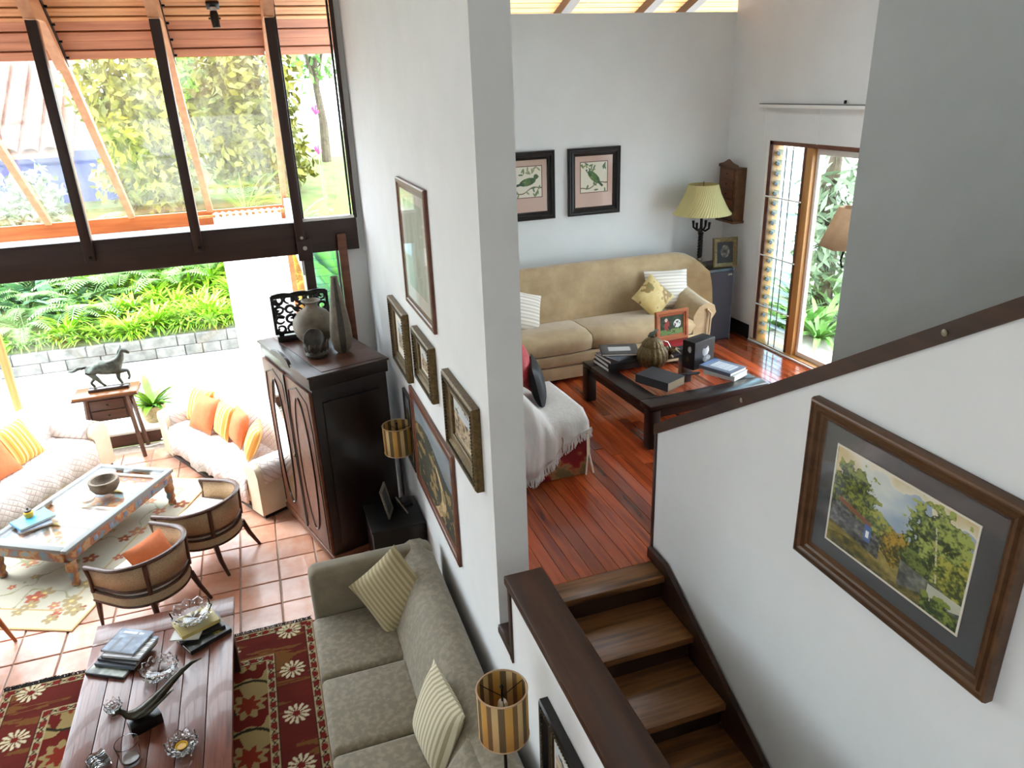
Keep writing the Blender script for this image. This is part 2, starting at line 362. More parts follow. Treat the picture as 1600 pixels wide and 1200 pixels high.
def print_panel(name, w_, h_, nx, ny, fn, mat, parent, mat4=None, thick=.0):
    """flat print: a fine grid in local x (0..w) / z (0..h), coloured vertex by vertex by fn(u, v)"""
    u, v = np.meshgrid(np.linspace(0, 1, nx), np.linspace(0, 1, ny)); c = fn(u, v).reshape(-1, 3)
    x = (u.ravel()-.5)*w_; z = (v.ravel()-.5)*h_
    vv = [(float(a), 0., float(b_)) for a, b_ in zip(x, z)]
    if mat4 is not None: vv = [tuple(mat4 @ Vector(p)) for p in vv]
    i = np.arange(nx*ny).reshape(ny, nx); ff = np.stack([i[:-1, :-1], i[:-1, 1:], i[1:, 1:], i[1:, :-1]], -1).reshape(-1, 4).tolist()
    o = raw(name, vv, ff, mat, parent, smooth=False)
    cl = np.clip(c, 0, 255)/255.; cl = np.where(cl <= .04045, cl/12.92, ((cl+.055)/1.055)**2.4)
    at_ = o.data.attributes.new('Col', 'FLOAT_COLOR', 'POINT'); at_.data.foreach_set('color', np.concatenate([cl, np.ones((len(cl), 1))], 1).astype(np.float32).ravel())
    return o
_hash = RNG.random((64, 64))
def vnoise(x, y):
    xi = np.floor(x).astype(int); yi = np.floor(y).astype(int); fx = x-xi; fy = y-yi; fx = fx*fx*(3-2*fx); fy = fy*fy*(3-2*fy)
    h = lambda a, b_: _hash[a % 64, b_ % 64]
    return (h(xi, yi)*(1-fx)+h(xi+1, yi)*fx)*(1-fy)+(h(xi, yi+1)*(1-fx)+h(xi+1, yi+1)*fx)*fy
def fbm(x, y, o=4):
    r = 0; a = .5
    for k in range(o): r = r+a*vnoise(x*2**k+17*k, y*2**k+5*k); a *= .5
    return r
def lerp(a, b_, t): t = np.clip(t, 0, 1)[..., None]; return np.asarray(a, float)*(1-t)+np.asarray(b_, float)*t
def full(u, c): return np.broadcast_to(np.asarray(c, float), u.shape+(3,)).copy()
# ------------------------------------------------------------------ room shell
gap = .37
root = struct(B().bb(-6.6, 0, -3, 10.47, -.15, -.012).build('floor', 'grout', None, 0), 'terracotta tiled floor of the lower living room')
tile = None
for ix in range(0, 14):
    for iy in range(0, 15):
        x0 = -1.757+gap*(ix-10); y0 = 7.252+gap*(iy-5)
        if x0+gap > 0 or y0+gap > 10.45: continue
        if tile is None:
            tile = B().bb(.006, gap-.006, .006, gap-.006, -.02, 0, .006, 1).build('tile', 'terracotta', root, 30); t = tile
        else: t = copy_of(tile, root)
        t.location = (x0+random.uniform(-.001, .001), y0, random.uniform(-.0015, .001))
struct(B().bb(-6.6, 0, -3, 5.37, -.011, -.003).build('floor', 'terracotta', None, 0), 'terracotta floor running on under the table and rug')
# dividing wall
o = B()
o.poly([(-3, 0), (8.25, 0), (8.25, 5.5), (4.6, 8.7), (3.63, 9.06), (3.63, 1.26), (3.4, 1.26), (3.4, 1.742), (-3, 1.742)], (0, .206), 'x')
struct(o.build('wall_middle', 'white_wall', None, 0), 'white wall with the gallery of framed pictures')
g = sroot('trim_1', 'dark wooden cap on the low wall beside the stairs')
B().bb(-.025, .215, -1, 3.42, 1.742, 1.80, .008).build('cap_board', 'cap_wood', g)
B().bb(-.012, -.0005, 3.36, 3.405, 1.2, 1.742, .003).build('end_board', 'dark_wood_z', g)
B().bb(-.0, .206, 3.402, 3.414, 1.26, 1.742).build('end_face', 'dark_wood_z', g)
B().bb(-.012, .206, 3.40, 3.628, 1.262, 1.285, .003).build('ledge', 'dark_wood_y', g)
B().bb(-.014, -.0005, 3.37, 3.632, 1.225, 1.262, .002).build('ledge_edge', 'cap_wood', g)
# wall at the far end of the lower room, right of the windows
o = B(); o.bb(-.2, -.0005, 8.12, 8.25, 0, 2.86); o.bb(-.06, -.0005, 8.12, 8.25, 2.86, 5.5); o.bb(-.62, -.2, 8.14, 8.25, 0, 1.6)
struct(o.build('wall_far', 'white_wall', None, 0), 'narrow strip of white wall beside the far windows')
# outer walls that close the house off
struct(B().bb(-6.75, .0, -3.2, -3, 0, 9.3).build('wall_back', 'white_wall', None, 0))
o = B(); o.bb(-6.75, -6.6, -3, 11.1, 0, .4); o.bb(-6.75, -6.6, -3, 8.1, 4.9, 9.1); o.bb(-6.75, -6.6, -3, 8.1, .4, 2.4); o.bb(-6.75, -6.6, .5, 8.1, 2.4, 4.9); o.bb(-6.75, -6.6, -3, -1.7, 2.4, 4.9); o.bb(-6.75, -6.6, -1.7, .5, 4.0, 4.9)  # unseen opening behind left, added to light the stair walls and wall end
struct(o.build('wall_left', 'white_wall', None, 0), 'outer wall of the lower room')
struct(B().poly([(8.3, 5.95), (4.6, 9.06), (4.6, 9.2), (8.3, 6.1)], (-6.75, .2), 'x').build('ceiling', 'ceiling_white', None, 0), 'sloping ceiling of the lower living room')
struct(B().poly([(4.6, 9.06), (-3.2, 9.06), (-3.2, 9.2), (4.6, 9.2)], (-6.75, 4.6), 'x').build('ceiling', 'ceiling_white', None, 0))
# ---- upper room
fl = struct(B().bb(.21, 4.3, 3.44, YB+.1, UF-.2, UF-.014).build('floor', 'dark_wood_y', None, 0), 'polished red hardwood floor of the upper room')
x = .212; k = 0; pw_ = .088; cache = {}
while x < XR-.01:
    wd = min(pw_, XR-x); y = 3.452+(k*.61) % 1.1-1.1
    while y < YB:
        ya = max(y, 3.447); yb = min(y+1.9+(k % 3)*.35, YB); y += 1.9+(k % 3)*.35
        if yb-ya < .05: continue
        key = (round(yb-ya, 2), round(wd, 3))
        if key not in cache:
            cache[key] = t = B().bb(0, wd-.0025, 0, key[0]-.003, -.014, 0, .0012, 1).build('plank', 'jarrah', fl, 0)
        else: t = copy_of(cache[key], fl)
        t.location = (x, ya, UF)
    x += pw_; k += 1
struct(B().bb(-.0+.206, XR+.2, YB, YB+.15, UF-.2, 5.06).build('wall_back', 'white_wall', None, 0), 'back wall of the upper room with the bird prints')
o = B(); o.bb(XR, XR+.16, 6.79, YB, UF-.2, 7.0); o.bb(XR, XR+.16, 3.63, 6.79, 3.80, 7.0); o.bb(XR, XR+.16, 3.63, 4.02, UF-.2, 3.8); o.bb(XR, XR+.16, 4.02, 6.79, UF-.2, UF+.0)
struct(o.build('wall_right', 'white_wall', None, 0), 'right wall of the upper room around the tall window')
struct(B().poly([(2.33, 3.63), (4.6, 3.63), (4.6, 3.78), (2.53, 3.78)], (UF-.2, 9.1), 'z').build('wall_front', 'white_wall', None, 0), 'plain grey-shaded wall to the right of the opening')
struct(B().bb(4.45, 4.6, -3.2, 3.63, 0, 9.1).build('wall_side', 'white_wall', None, 0))
struct(B().bb(0, 4.6, -3.2, -3.0, 0, 9.1).build('wall_back', 'white_wall', None, 0))
g = sroot('baseboard_right', 'black baseboard between corner and window')
B().bb(XR-.018, XR-.0005, 6.84, YB-.001, UF+.001, UF+.16, .003).build('board', 'black_paint', g)
g = sroot('baseboard_back', 'black baseboard behind the tan sofa')
B().bb(.21, XR-.02, YB-.018, YB-.0005, UF+.001, UF+.16, .003).build('board', 'black_paint', g)
# upper ceiling: boards and dark beams seen over the top of the back wall
cl = sroot('ceiling', 'board ceiling of the upper room above the back wall')
dz = lambda y: 5.17+(9.0-y)*.3737
for ya, yb, xa, xb in ((7.1, 9.0, .21, 5.2), (3.3, 5.8, .21, 5.2), (5.8, 7.1, .21, 1.3), (5.8, 7.1, 2.35, 5.2), (6.75, 7.1, 1.3, 2.35)):  # deck leaves an unseen skylight, added to brighten the upper room
    B().poly([(yb, dz(yb)), (ya, dz(ya)), (ya, dz(ya)+.15), (yb, dz(yb)+.15)], (xa, xb), 'x').build('deck', 'ceiling_white', cl, 0)
B().poly([(7.1, dz(7.1)+.06), (5.8, dz(5.8)+.06), (5.8, dz(5.8)+.066), (7.1, dz(7.1)+.066)], (1.3, 2.35), 'x').build('added_skylight_pane', 'window_glass', cl, 0)
a = math.atan2(2.28, 6.1); t0 = None
for i in range(18):
    yy = 8.95-i*.105; zz = 5.02+(9.4-yy)*2.28/6.1-.013
    if t0 is None:
        t0 = B().box((2.7, 0, 0), (4.9, .099, .018), .003, 1, Matrix.Rotation(-a, 4, 'X')).build('ceiling_board', 'soffit_wood', cl, 0); t = t0
    else: t = copy_of(t0, cl)
    t.location = (0, yy, zz)
for i, xx in enumerate((.45, 1.5, 2.55, 3.6, 4.16)):
    o = B().poly([(8.95, 5.06), (6.4, 6.01), (6.4, 6.16), (8.95, 5.18)], (xx, xx+.12), 'x').build('beam', 'dark_wood_y', cl)
# right-hand low wall of the stairs with the sloping cap
Xw = .996
sl = .627
capz = lambda y: 2.52+(3.5-y)*sl
o = B().poly([(3.5, 0), (3.5, capz(3.5)-.04), (-.6, capz(-.6)-.04), (-.6, 0)], (Xw, Xw+.06), 'x')
struct(o.build('wall_stairs', 'white_wall', None, 0), 'white stair wall with the framed watercolour')
g = sroot('trim_2', 'dark wooden handrail cap sloping up the stair wall')
B().poly([(3.53, capz(3.53)-.04), (3.53, capz(3.53)+.03), (-.6, capz(-.6)+.03), (-.6, capz(-.6)-.04)], (Xw-.012, Xw+.075), 'x').build('handrail', 'cap_wood', g)
B().bb(Xw-.010, Xw+.07, 3.501, 3.525, UF-.1, capz(3.52)-.03, .004).build('end_board', 'dark_wood_z', g)
for yy in (2.72, 1.71):
    B().lathe([(0, 0), (.012, 0), (.012, .004), (.004, .007), (0, .007)], 10).build('screw_cap', 'silver_gilt', g, loc=(Xw-.012, yy, capz(yy)-.005), rot=(0, -PI/2, 0))
# lower flight
st = sroot('stairs', 'wooden stairs going down beside the white wall')
going = .345; rise = .18; n0 = 3.275
B().bb(.21, .955, n0, 3.447, UF-.045, UF, .006).build('tread', 'tread_wood', st)
for i in range(1, 9):
    yn = n0-going*i; z = UF-rise*i
    B().bb(.21, .955, yn, yn+going+.075, z-.045, z, .006).build('tread', 'tread_wood', st)
for i in range(0, 9):
    yn = n0-going*i; z = UF-rise*i
    B().bb(.21, .955, yn+.045, yn+.06, z-rise, z-.045).build('riser', 'dark_wood_x', st, 0)
o = B().poly([(3.5, UF+.0), (3.5, UF+.07), (3.3, UF+.07), (n0-going*9, UF-rise*9+.13), (n0-going*9, UF-rise*9-.1), (3.3, UF-.2)], (.955, .983), 'x')
o.build('stringer', 'dark_wood_y', st)
B().bb(.21, .984, 3.44, 3.47, UF-.3, UF-.045).build('riser', 'dark_wood_x', st, 0)
struct(B().bb(.206, 4.6, 3.5, 3.62, 0, UF-.2).build('wall_under', 'white_wall', None, 0))
struct(B().bb(.0, 4.6, -3.2, 3.5, -.15, -.003).build('floor', 'paving', None, 0))
# upper flight behind the low wall
st = sroot('stairs', 'stairs going up behind the white stair wall')
for i in range(8):
    B().bb(1.062, 2.32, 3.45-.28*(i+1), 3.45-.28*i, UF+.002, UF+.176*(i+1), .004).build('step', 'tread_wood', st)
# ------------------------------------------------------------------ glazed lean-to of the lower room
roofz = lambda y, off=0.: 2.96+.84*(11.07-y)+off      # underside line of the slope
ang = math.atan(.84)
bm_ = sroot('trim_3', 'heavy dark timber beam across the windows')
B().bb(-6.6, -.07, 8.05, 8.15, 2.86, 3.19, .006).build('beam', 'dark_beam', bm_)
PX = (-.665, -1.655, -2.63, -3.61, -4.59, -5.57)
for i, xx in enumerate(PX):
    p = sroot('trim_%d' % (4+i), 'dark upright post bolted to the beam')
    B().bb(xx-.045, xx+.045, 7.985, 8.05, 3.0, 5.09, .004).build('post_face', 'dark_post', p)
    B().bb(xx+.0, xx+.045, 8.05, 8.10, 3.19, 5.09, .002).build('post_lit_side', 'rafter_wood', p)  # paler wood colour stands for daylight on the post's right face
    o = B().lathe([(0, 0), (.016, 0), (.016, .006), (0, .008)], 10, sx=1)
    o.build('bolt', 'steel' if i == 0 else 'iron', p, loc=(xx+.01, 7.984, 3.04), rot=(PI/2, 0, 0))
p = sroot('trim_20', 'dark post under the beam beside the narrow louvred window')
B().bb(-.665, -.565, 8.04, 8.14, 1.2, 2.86, .004).build('post', 'dark_post', p)
B().bb(-.71, -.565, 7.99, 8.05, 2.80, 3.02, .004).build('splice', 'dark_post', p)
B().lathe([(0, 0), (.022, 0), (.022, .006), (.012, .008), (.012, .004), (0, .004)], 14).build('bolt', 'steel', p, loc=(-.635, 7.988, 2.93), rot=(PI/2, 0, 0))
p = sroot('trim_21', 'short brown board fixed over the right end of the beam')
B().bb(-.295, -.205, 8.0, 8.05, 1.2, 3.04, .004).build('board', 'frame_red', p)
# sloping glass roof
W1 = sroot('window_1', 'sloping glass roof over the sitting corner')
for i, xx in enumerate(PX):
    w2 = .04
    B().poly([(11.1, roofz(11.1)-.0), (11.1, roofz(11.1)+.1), (8.5, roofz(8.5)+.1), (8.5, roofz(8.5)-.02)], (xx-w2, xx+w2), 'x').build('glazing_bar', 'rafter_wood', W1)
    B().poly([(8.86, roofz(8.86)-.10), (8.86, roofz(8.86)+.1), (7.0, roofz(7.0)+.1), (7.0, roofz(7.0)-.44), (7.98, 5.1), (8.32, 5.1)], (xx-.05, xx+.05), 'x').build('rafter', 'rafter_wood', W1)
    B().poly([(8.9, roofz(8.9)-.04), (8.9, roofz(8.9)+.05), (8.05, roofz(8.05)+.05), (8.05, roofz(8.05)-.04)], (xx+.051, xx+.058), 'x').build('bracket', 'iron', W1)
    for k in range(5):
        yy = 8.86-.16*k
        B().cyl((xx+.058, yy, roofz(yy)+.01), (xx+.085, yy, roofz(yy)+.01), .012, n=8).build('bolt', 'iron', W1)
for i in range(len(PX)-1):
    xa = PX[i+1]+.04; xb = PX[i]-.04
    B().poly([(11.12, roofz(11.12)+.085), (11.12, roofz(11.12)+.092), (8.98, roofz(8.98)+.092), (8.98, roofz(8.98)+.085)], (xa, xb), 'x').build('pane', 'roof_glass', W1, 0)
B().bb(-6.6, -.62, 11.06, 11.14, 2.80, 2.99, .005).build('sill_beam', 'orange_wood', W1)
B().bb(-6.6, -.62, 11.04, 11.16, 2.60, 2.80, .005).build('header', 'white_paint', W1)
# boards between the rafters
def slope_boards(y_hi, y_lo, n, mat, name):
    """n boards lying on the slope between y_lo and y_hi, one set in each bay"""
    d = (y_hi-y_lo)/n; ln = d/math.cos(ang)
    for i in range(-1, len(PX)-1):
        xa = PX[i+1]+.05; xb = (PX[i]-.05) if i >= 0 else -.002
        first = None
        for k in range(n):
            yc = y_hi-d*(k+.5)
            if first is None:
                first = B().box((0, 0, 0), (xb-xa, ln-.009, .02), .003, 1, Matrix.Rotation(-ang, 4, 'X')).build(name, mat, CE, 0); t = first
            else: t = copy_of(first, CE)
            t.location = ((xa+xb)/2, yc, roofz(yc)+.09+(.008 if k % 2 else 0))
CE = sroot('ceiling', 'timber boarded slope above the roof glass')
slope_boards(8.97, 8.60, 4, 'fascia_wood', 'wide_board')
slope_boards(8.60, 7.76, 20, 'soffit_wood', 'narrow_board')
B().poly([(8.97, roofz(8.97)+.125), (8.97, roofz(8.97)+.16), (6.6, roofz(6.6)+.16), (6.6, roofz(6.6)+.125)], (-6.6, 0), 'x').build('deck', 'dark_beam', CE, 0)
# spotlight under the slope
s = thing('spotlight', 'small black spotlight on the timber ceiling between two posts', 'spotlight', (-1.15, 8.42, roofz(8.42)+.055))
B().box((0, 0, -.005), (.12, .08, .03), .006, 2, Matrix.Rotation(-ang, 4, 'X')).build('mount', 'black_paint', s)
B().lathe([(.028, -.06), (.034, -.05), (.034, -.02), (.02, -.01)], 14).build('collar', 'steel', s)
B().tube([(0, 0, -.05), (0, -.005, -.09), (.006, -.01, -.20)], [.03, .042, .036], 14).build('head', 'black_paint', s)
for sx in (-1, 1): B().cyl((.03*sx, -.004, -.12), (.055*sx, -.004, -.12), .009, n=8).build('knob', 'black_paint', s)
# big lower window
W2 = sroot('window_2', 'large clear window to the terrace and planted bank')
B().bb(-6.6, -.62, 10.47, 11.05, .0, .20).build('ledge', 'white_paint', W2, 0)
B().bb(-6.6, -.62, 10.452, 10.469, .0, .17, .003).build('ledge_face', 'altar_wood', W2)
for xa, xb in ((-6.55, -4.62), (-4.50, -1.62), (-1.50, -.72)):
    B().bb(xa, xb, 11.095, 11.101, .2, 2.6).build('pane', 'window_glass', W2, 0)
for xx in (-4.56, ):
    B().bb(xx-.045, xx+.045, 11.06, 11.14, .2, 2.6, .004).build('mullion', 'honey_wood', W2)
    B().bb(xx-.17, xx-.10, 11.08, 11.13, .2, 2.6, .004).build('mullion', 'white_paint', W2)
B().bb(-1.60, -1.53, 11.06, 11.14, .2, 2.6, .004).build('mullion', 'white_paint', W2)
B().bb(-.74, -.66, 11.04, 11.14, .2, 2.6, .004).build('mullion', 'orange_wood', W2)
B().bb(-.68, -.62, 8.2, 11.1, .0, .9).build('side_wall', 'white_wall', W2, 0)
B().bb(-.68, -.62, 8.2, 11.1, 2.6, 3.1).build('side_beam', 'white_wall', W2, 0)
B().poly([(11.1, 3.05), (8.2, 3.05), (8.2, 5.35)], (-.67, -.63), 'x').build('gable_pane', 'window_glass', W2, 0)
B().bb(-.655, -.645, 8.2, 11.1, .9, 2.6).build('side_pane', 'window_glass', W2, 0)
# curtain on its rod
cu = thing('curtain', 'white gathered curtain hanging on a wooden rod right of the big window', 'curtain', (0, 0, 0))
rows = []
for zz in np.linspace(.21, 2.93, 9):
    rows.append([(xx, 10.86+.035*math.sin(xx*62+.6*math.sin(zz*1.3))+.01*math.sin(xx*140), zz) for xx in np.linspace(-1.56, -.74, 110)])
B().strip(rows).build('cloth', 'white_curtain', cu, 80)
rows = [[(xx, 10.84+.03*math.sin(xx*75+zz*3), zz+.012*math.sin(xx*75)) for xx in np.linspace(-1.62, -.74, 100)] for zz in (2.78, 2.86, 2.93, 2.985)]
B().strip(rows).build('heading', 'white_curtain', cu, 80)
B().cyl((-1.84, 10.86, 2.94), (-.70, 10.86, 2.94), .018).build('rod', 'honey_wood', cu)
for xx in (-1.87, -.71): B().lathe([(0, -.05), (.025, -.04), (.04, 0), (.025, .035), (.015, .05)], 14).build('finial', 'honey_wood', cu, loc=(xx, 10.86, 2.94), rot=(0, PI/2, 0))
# narrow fixed window above the beam by the wall, and the louvred one below it
W3 = sroot('window_3', 'narrow tall window between the last post and the white wall')
B().bb(-.61, -.07, 8.095, 8.101, 3.22, 5.35).build('pane', 'window_glass', W3, 0)
B().bb(-.095, -.06, 8.05, 8.13, 3.19, 5.5, .003).build('jamb', 'dark_post', W3)
B().bb(-.125, -.105, 8.08, 8.12, 3.22, 5.4, .002).build('jamb', 'black_paint', W3)
B().bb(-.62, -.60, 8.06, 8.12, 3.22, 5.3, .003).build('jamb', 'black_paint', W3)
B().bb(-.62, -.07, 8.05, 8.13, 3.19, 3.22, .003).build('sill', 'white_paint', W3)
W4 = sroot('window_4', 'narrow louvred window under the right end of the beam')
for k in range(14):
    B().box((-.43, 8.19, 1.65+k*.088), (.30, .10, .006), 0, 1, Matrix.Rotation(.9, 4, 'X')).build('louvre', 'louvre_glass', W4, 0)
for xx in (-.575, -.30): B().bb(xx-.012, xx+.012, 8.15, 8.22, 1.6, 2.86, .003).build('jamb', 'eave_grey', W4)
# ------------------------------------------------------------------ window of the upper room
W5 = sroot('window_5', 'tall window with louvres and white bars in the upper room')
B().bb(XR-.01, XR+.14, 6.755, 6.79, UF, 3.8, .003).build('jamb', 'white_paint', W5)
B().bb(XR+.01, XR+.13, 6.70, 6.755, UF+.03, 3.8, .004).build('jamb', 'honey_wood', W5)
B().bb(XR-.005, XR+.01, 6.70, 6.76, UF+.03, 3.8, .002).build('jamb_edge', 'frame_red', W5)
B().bb(XR+.0, XR+.13, 6.10, 6.22, UF+.03, 3.8, .004).build('mullion', 'honey_wood', W5)
B().bb(XR-.004, XR+.001, 6.19, 6.225, UF+.03, 3.8, .001).build('mullion_edge', 'frame_red', W5)
B().bb(XR-.005, XR+.13, 4.02, 6.79, 3.76, 3.80, .004).build('head', 'frame_red', W5)
B().bb(XR-.02, XR+.15, 4.02, 6.79, UF+.001, UF+.03, .004).build('sill', 'honey_wood', W5)
B().bb(XR-.04, XR-.021, 4.02, 6.80, UF+.001, UF+.02, .003).build('sill_edge', 'white_paint', W5)
for a_, b_, c_, d_ in ((4.06, 6.1, UF+.03, UF+.08), (4.06, 6.1, 3.70, 3.76), (6.06, 6.1, UF+.08, 3.7), (4.02, 4.07, UF+.03, 3.76), (5.0, 5.06, UF+.08, 3.7)):
    B().bb(XR+.05, XR+.09, a_, b_, c_, d_, .003).build('sash', 'white_paint', W5)
for ya, yb in ((4.07, 5.0), (5.06, 6.06)): B().bb(XR+.068, XR+.074, ya, yb, UF+.08, 3.7).build('pane', 'window_glass', W5, 0)  # the nearer, hidden pane is added to let more daylight in
for k in range(20):
    B().box((XR+.09, 6.46, UF+.11+k*.102), (.12, .46, .006), 0, 1, Matrix.Rotation(.75, 4, 'Y')).build('louvre', 'louvre_glass', W5, 0)
    B().box((XR+.055, 6.68, UF+.11+k*.102), (.05, .015, .03), .003, 1, Matrix.Rotation(.6, 4, 'Y')).build('louvre_clip', 'eave_grey', W5, 0)
for yy in (6.36, 6.46): B().cyl((XR-.02, yy, UF+.04), (XR-.02, yy, 3.76), .006, n=8).build('bar', 'eave_grey', W5)
for zz in (UF+.45, UF+1.0, UF+1.62): B().cyl((XR-.028, 6.17, zz), (XR-.028, 6.72, zz), .008, n=8).build('bar', 'white_paint', W5)
g = thing('blind_rail', 'slim white blind rail high on the wall above the tall window', 'curtain rail', (XR-.03, 0, 4.14))
B().bb(-.025, .029, 5.0, 6.93, -.02, .01, .004).build('rail', 'white_paint', g)
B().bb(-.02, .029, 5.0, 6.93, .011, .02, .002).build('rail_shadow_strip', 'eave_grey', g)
for yy in (6.8, 6.0): B().cyl((-.02, yy, -.34), (-.02, yy, -.02), .0025, n=6).build('cord', 'white_paint', g)
B().box((0, 5.72, .04), (.02, .02, .03), .004).build('hook', 'iron', g)
# ------------------------------------------------------------------ lower room furniture
def rotm(rx=0, ry=0, rz=0, t=(0, 0, 0)):
    return Matrix.Translation(t) @ Matrix.Rotation(rz, 4, 'Z') @ Matrix.Rotation(ry, 4, 'Y') @ Matrix.Rotation(rx, 4, 'X')
# grey damask sofa along the wall
s = thing('sofa', 'long grey-green damask sofa against the picture wall', 'sofa', (-.58, 4.15, 0))
X0, X1, YN, YF = -.53, .53, -1.35, 1.28          # local front / back / near / far
B().bb(X0+.03, X1-.02, YN+.05, YF-.05, .05, .30, .03).build('base', 'sofa_grey', s)
def curved_back(name):
    o = B(); rows = []
    prof = [(.06, .26), (.06, .42), (.12, .60), (.19, .74), (.25, .82), (.33, .865), (.42, .86), (.49, .80), (.515, .65), (.515, .1)]
    for yy in np.linspace(YN+.02, YF-.02, 16): rows.append([(px_, yy, pz_) for px_, pz_ in prof])
    o.strip(rows); o.face([(a_, YN+.02, b_) for a_, b_ in prof]); o.face([(a_, YF-.02, b_) for a_, b_ in prof])
    return o.build(name, 'damask', s, 60)
curved_back('backrest')
for ya, yb in ((YF-.2, YF), (YN, YN+.2)):
    B().bb(X0, X1-.03, ya, yb, .06, .86, .07, 4).build('arm', 'sofa_grey', s, 60)
cy = [YF-.2, YF-.2-.72, YF-.2-1.43, YN+.2]
for i in range(3):
    B().bb(X0-.02, .10, cy[i+1]+.006, cy[i]-.006, .28, .45, .045, 4).build('seat_cushion', 'damask', s, 60)
for yy in (YN+.1, YF-.1):
    for xx in (X0+.08, X1-.1): B().bb(xx-.03, xx+.03, yy-.03, yy+.03, 0, .06).build('foot', 'dark_wood_z', s)
c = thing('cushion', 'sage checked cushion standing in the far corner of the grey sofa', 'cushion', (-.50, 4.97, .72))
B().cushion(.52, .52, .17).build('pillow', 'sage_check', c, 60).rotation_euler = (Matrix.Rotation(-.55, 3, 'Z') @ Matrix.Rotation(1.1, 3, 'X') @ Matrix.Rotation(.80, 3, 'Z')).to_euler()
c = thing('cushion', 'pale striped cushion leaning on the near part of the grey sofa back', 'cushion', (-.46, 3.58, .70))
B().cushion(.54, .52, .19).build('pillow', 'sage_stripe', c, 60).rotation_euler = (1.2, .0, -1.45)
c = thing('cushion', 'damask bolster cushion at the bottom edge beside the striped lamp', 'cushion', (-.40, 3.02, .66))
B().cushion(.55, .42, .2).build('pillow', 'damask', c, 60).rotation_euler = (.9, 0, -1.4)
# wardrobe
wd = thing('wardrobe', 'dark mahogany wardrobe with oval mirrored doors', 'wardrobe', (-.845, 6.44, 0), .287)
Wd, Dp, Ht = 1.36, .78, 2.08
B().bb(.02, Dp-.02, .02, Wd-.02, .14, Ht-.12, .004).build('body', 'mahogany', wd)
B().bb(-.0, Dp, 0, Wd, Ht-.14, Ht-.02, .012, 3).build('cornice', 'mahogany', wd)
B().bb(-.02, Dp+.01, -.02, Wd+.02, Ht-.02, Ht, .006).build('top', 'dark_wood_y', wd)
B().bb(.14, Dp-.03, .03, Wd-.03, Ht, Ht+.006, .003).build('top_panel', 'altar_wood', wd)
B().poly([(Wd*.30, Ht-.02), (Wd*.34, Ht+.03), (Wd*.45, Ht+.055), (Wd*.55, Ht+.055), (Wd*.66, Ht+.03), (Wd*.70, Ht-.02)], (-.03, .0), 'x').build('crest', 'mahogany', wd)
B().bb(-.015, Dp, -.005, Wd+.005, .10, .17, .01).build('plinth', 'frame_red', wd)
for xx in (.05, Dp-.05):
    for yy in (.3, Wd-.3): B().cyl((xx-.0, yy, 0), (xx, yy, .12), .016, .032, 10).build('leg', 'dark_wood_z', wd)
for k, (ya, yb) in enumerate(((.03, Wd/2-.004), (Wd/2+.004, Wd-.03))):
    d = B().bb(-.012, .02, ya, yb, .2, Ht-.17, .004).build('door', 'frame_red', wd)
    cyy = (ya+yb)/2; ov = [(cyy+.17*math.cos(t), 1.05+.72*math.sin(t)) for t in np.linspace(0, 2*PI, 41)[:-1]]
    B().poly(ov, (-.0165, -.013), 'x').build('mirror' if k == 1 else 'oval_panel', 'mirror' if k == 1 else 'frame_red', d)
    B().tube([(-.016, a_, b_) for a_, b_ in ov+ov[:1]], .010, 6).build('moulding', 'mahogany', d)
    B().tube([(-.013, ya+.03, .24), (-.013, ya+.03, 1.5), (-.013, ya+.08, 1.78), (-.013, cyy, 1.87), (-.013, yb-.08, 1.78), (-.013, yb-.03, 1.5), (-.013, yb-.03, .24)], .008, 6).build('bead', 'mahogany', d)
B().bb(-.026, -.008, Wd/2-.018, Wd/2+.018, .2, Ht-.17, .006).build('meeting_stile', 'mahogany', wd)
B().lathe([(0, 0), (.015, .004), (.02, .016), (0, .03)], 10).build('knob', 'gilt', wd, loc=(-.026, Wd/2-.03, 1.05), rot=(0, -PI/2, 0))
B().bb(.10, Dp-.1, -.008, .02, .28, Ht-.28, .004).build('side_panel', 'mahogany', wd)
def on_wd(x, y, z=0):
    a_ = .287; return (-.845+x*math.cos(a_)-y*math.sin(a_), 6.44+x*math.sin(a_)+y*math.cos(a_), Ht+.006+z)
# things on the wardrobe
p = thing('carved_panel', 'black pierced carved panel on a stand behind the round vase', 'carving', on_wd(.40, 1.12), .08)
o = B(); PW, PH = .54, .40
o.bb(-PW/2, PW/2, -.012, .012, .07, .095); o.bb(-PW/2, PW/2, -.012, .012, .07+PH-.03, .07+PH)
for sx in (-1, 1): o.bb(sx*PW/2-.014, sx*PW/2+.014, -.012, .012, .07, .07+PH)
rr = random.Random(3)
for i in range(5):
    for j in range(4):
        cx = -PW/2+.055+(PW-.11)*i/4; cz = .12+(PH-.1)*j/3; r1 = .036+rr.random()*.012
        a0 = rr.random()*6.28
        o.tube([(cx+r1*math.cos(a0+t), 0, cz+r1*math.sin(a0+t)*(.9)) for t in np.linspace(0, 5.4, 12)], [.017]*6+[.015, .014, .013, .012, .011, .009], 6)
        o.tube([(cx+r1*math.cos(a0), 0, cz+r1*math.sin(a0)), (cx+rr.uniform(-.07, .07), 0, cz+rr.uniform(-.06, .06))], [.016, .010], 6)
for k in range(34):
    cx = rr.uniform(-PW/2+.03, PW/2-.03); cz = rr.uniform(.1, .04+PH); a0 = rr.random()*6.28
    o.tube([(cx, 0, cz), (cx+.03*math.cos(a0), .0, cz+.03*math.sin(a0)), (cx+.055*math.cos(a0+.5), 0, cz+.055*math.sin(a0+.5))], [.008, .018, .006], 6)
o.tube([(-PW/2+PW*t, 0, .07+PH+.012*abs(math.sin(t*9.4))) for t in np.linspace(0, 1, 25)], .012, 6)
o.build('fretwork', 'black_paint', p)
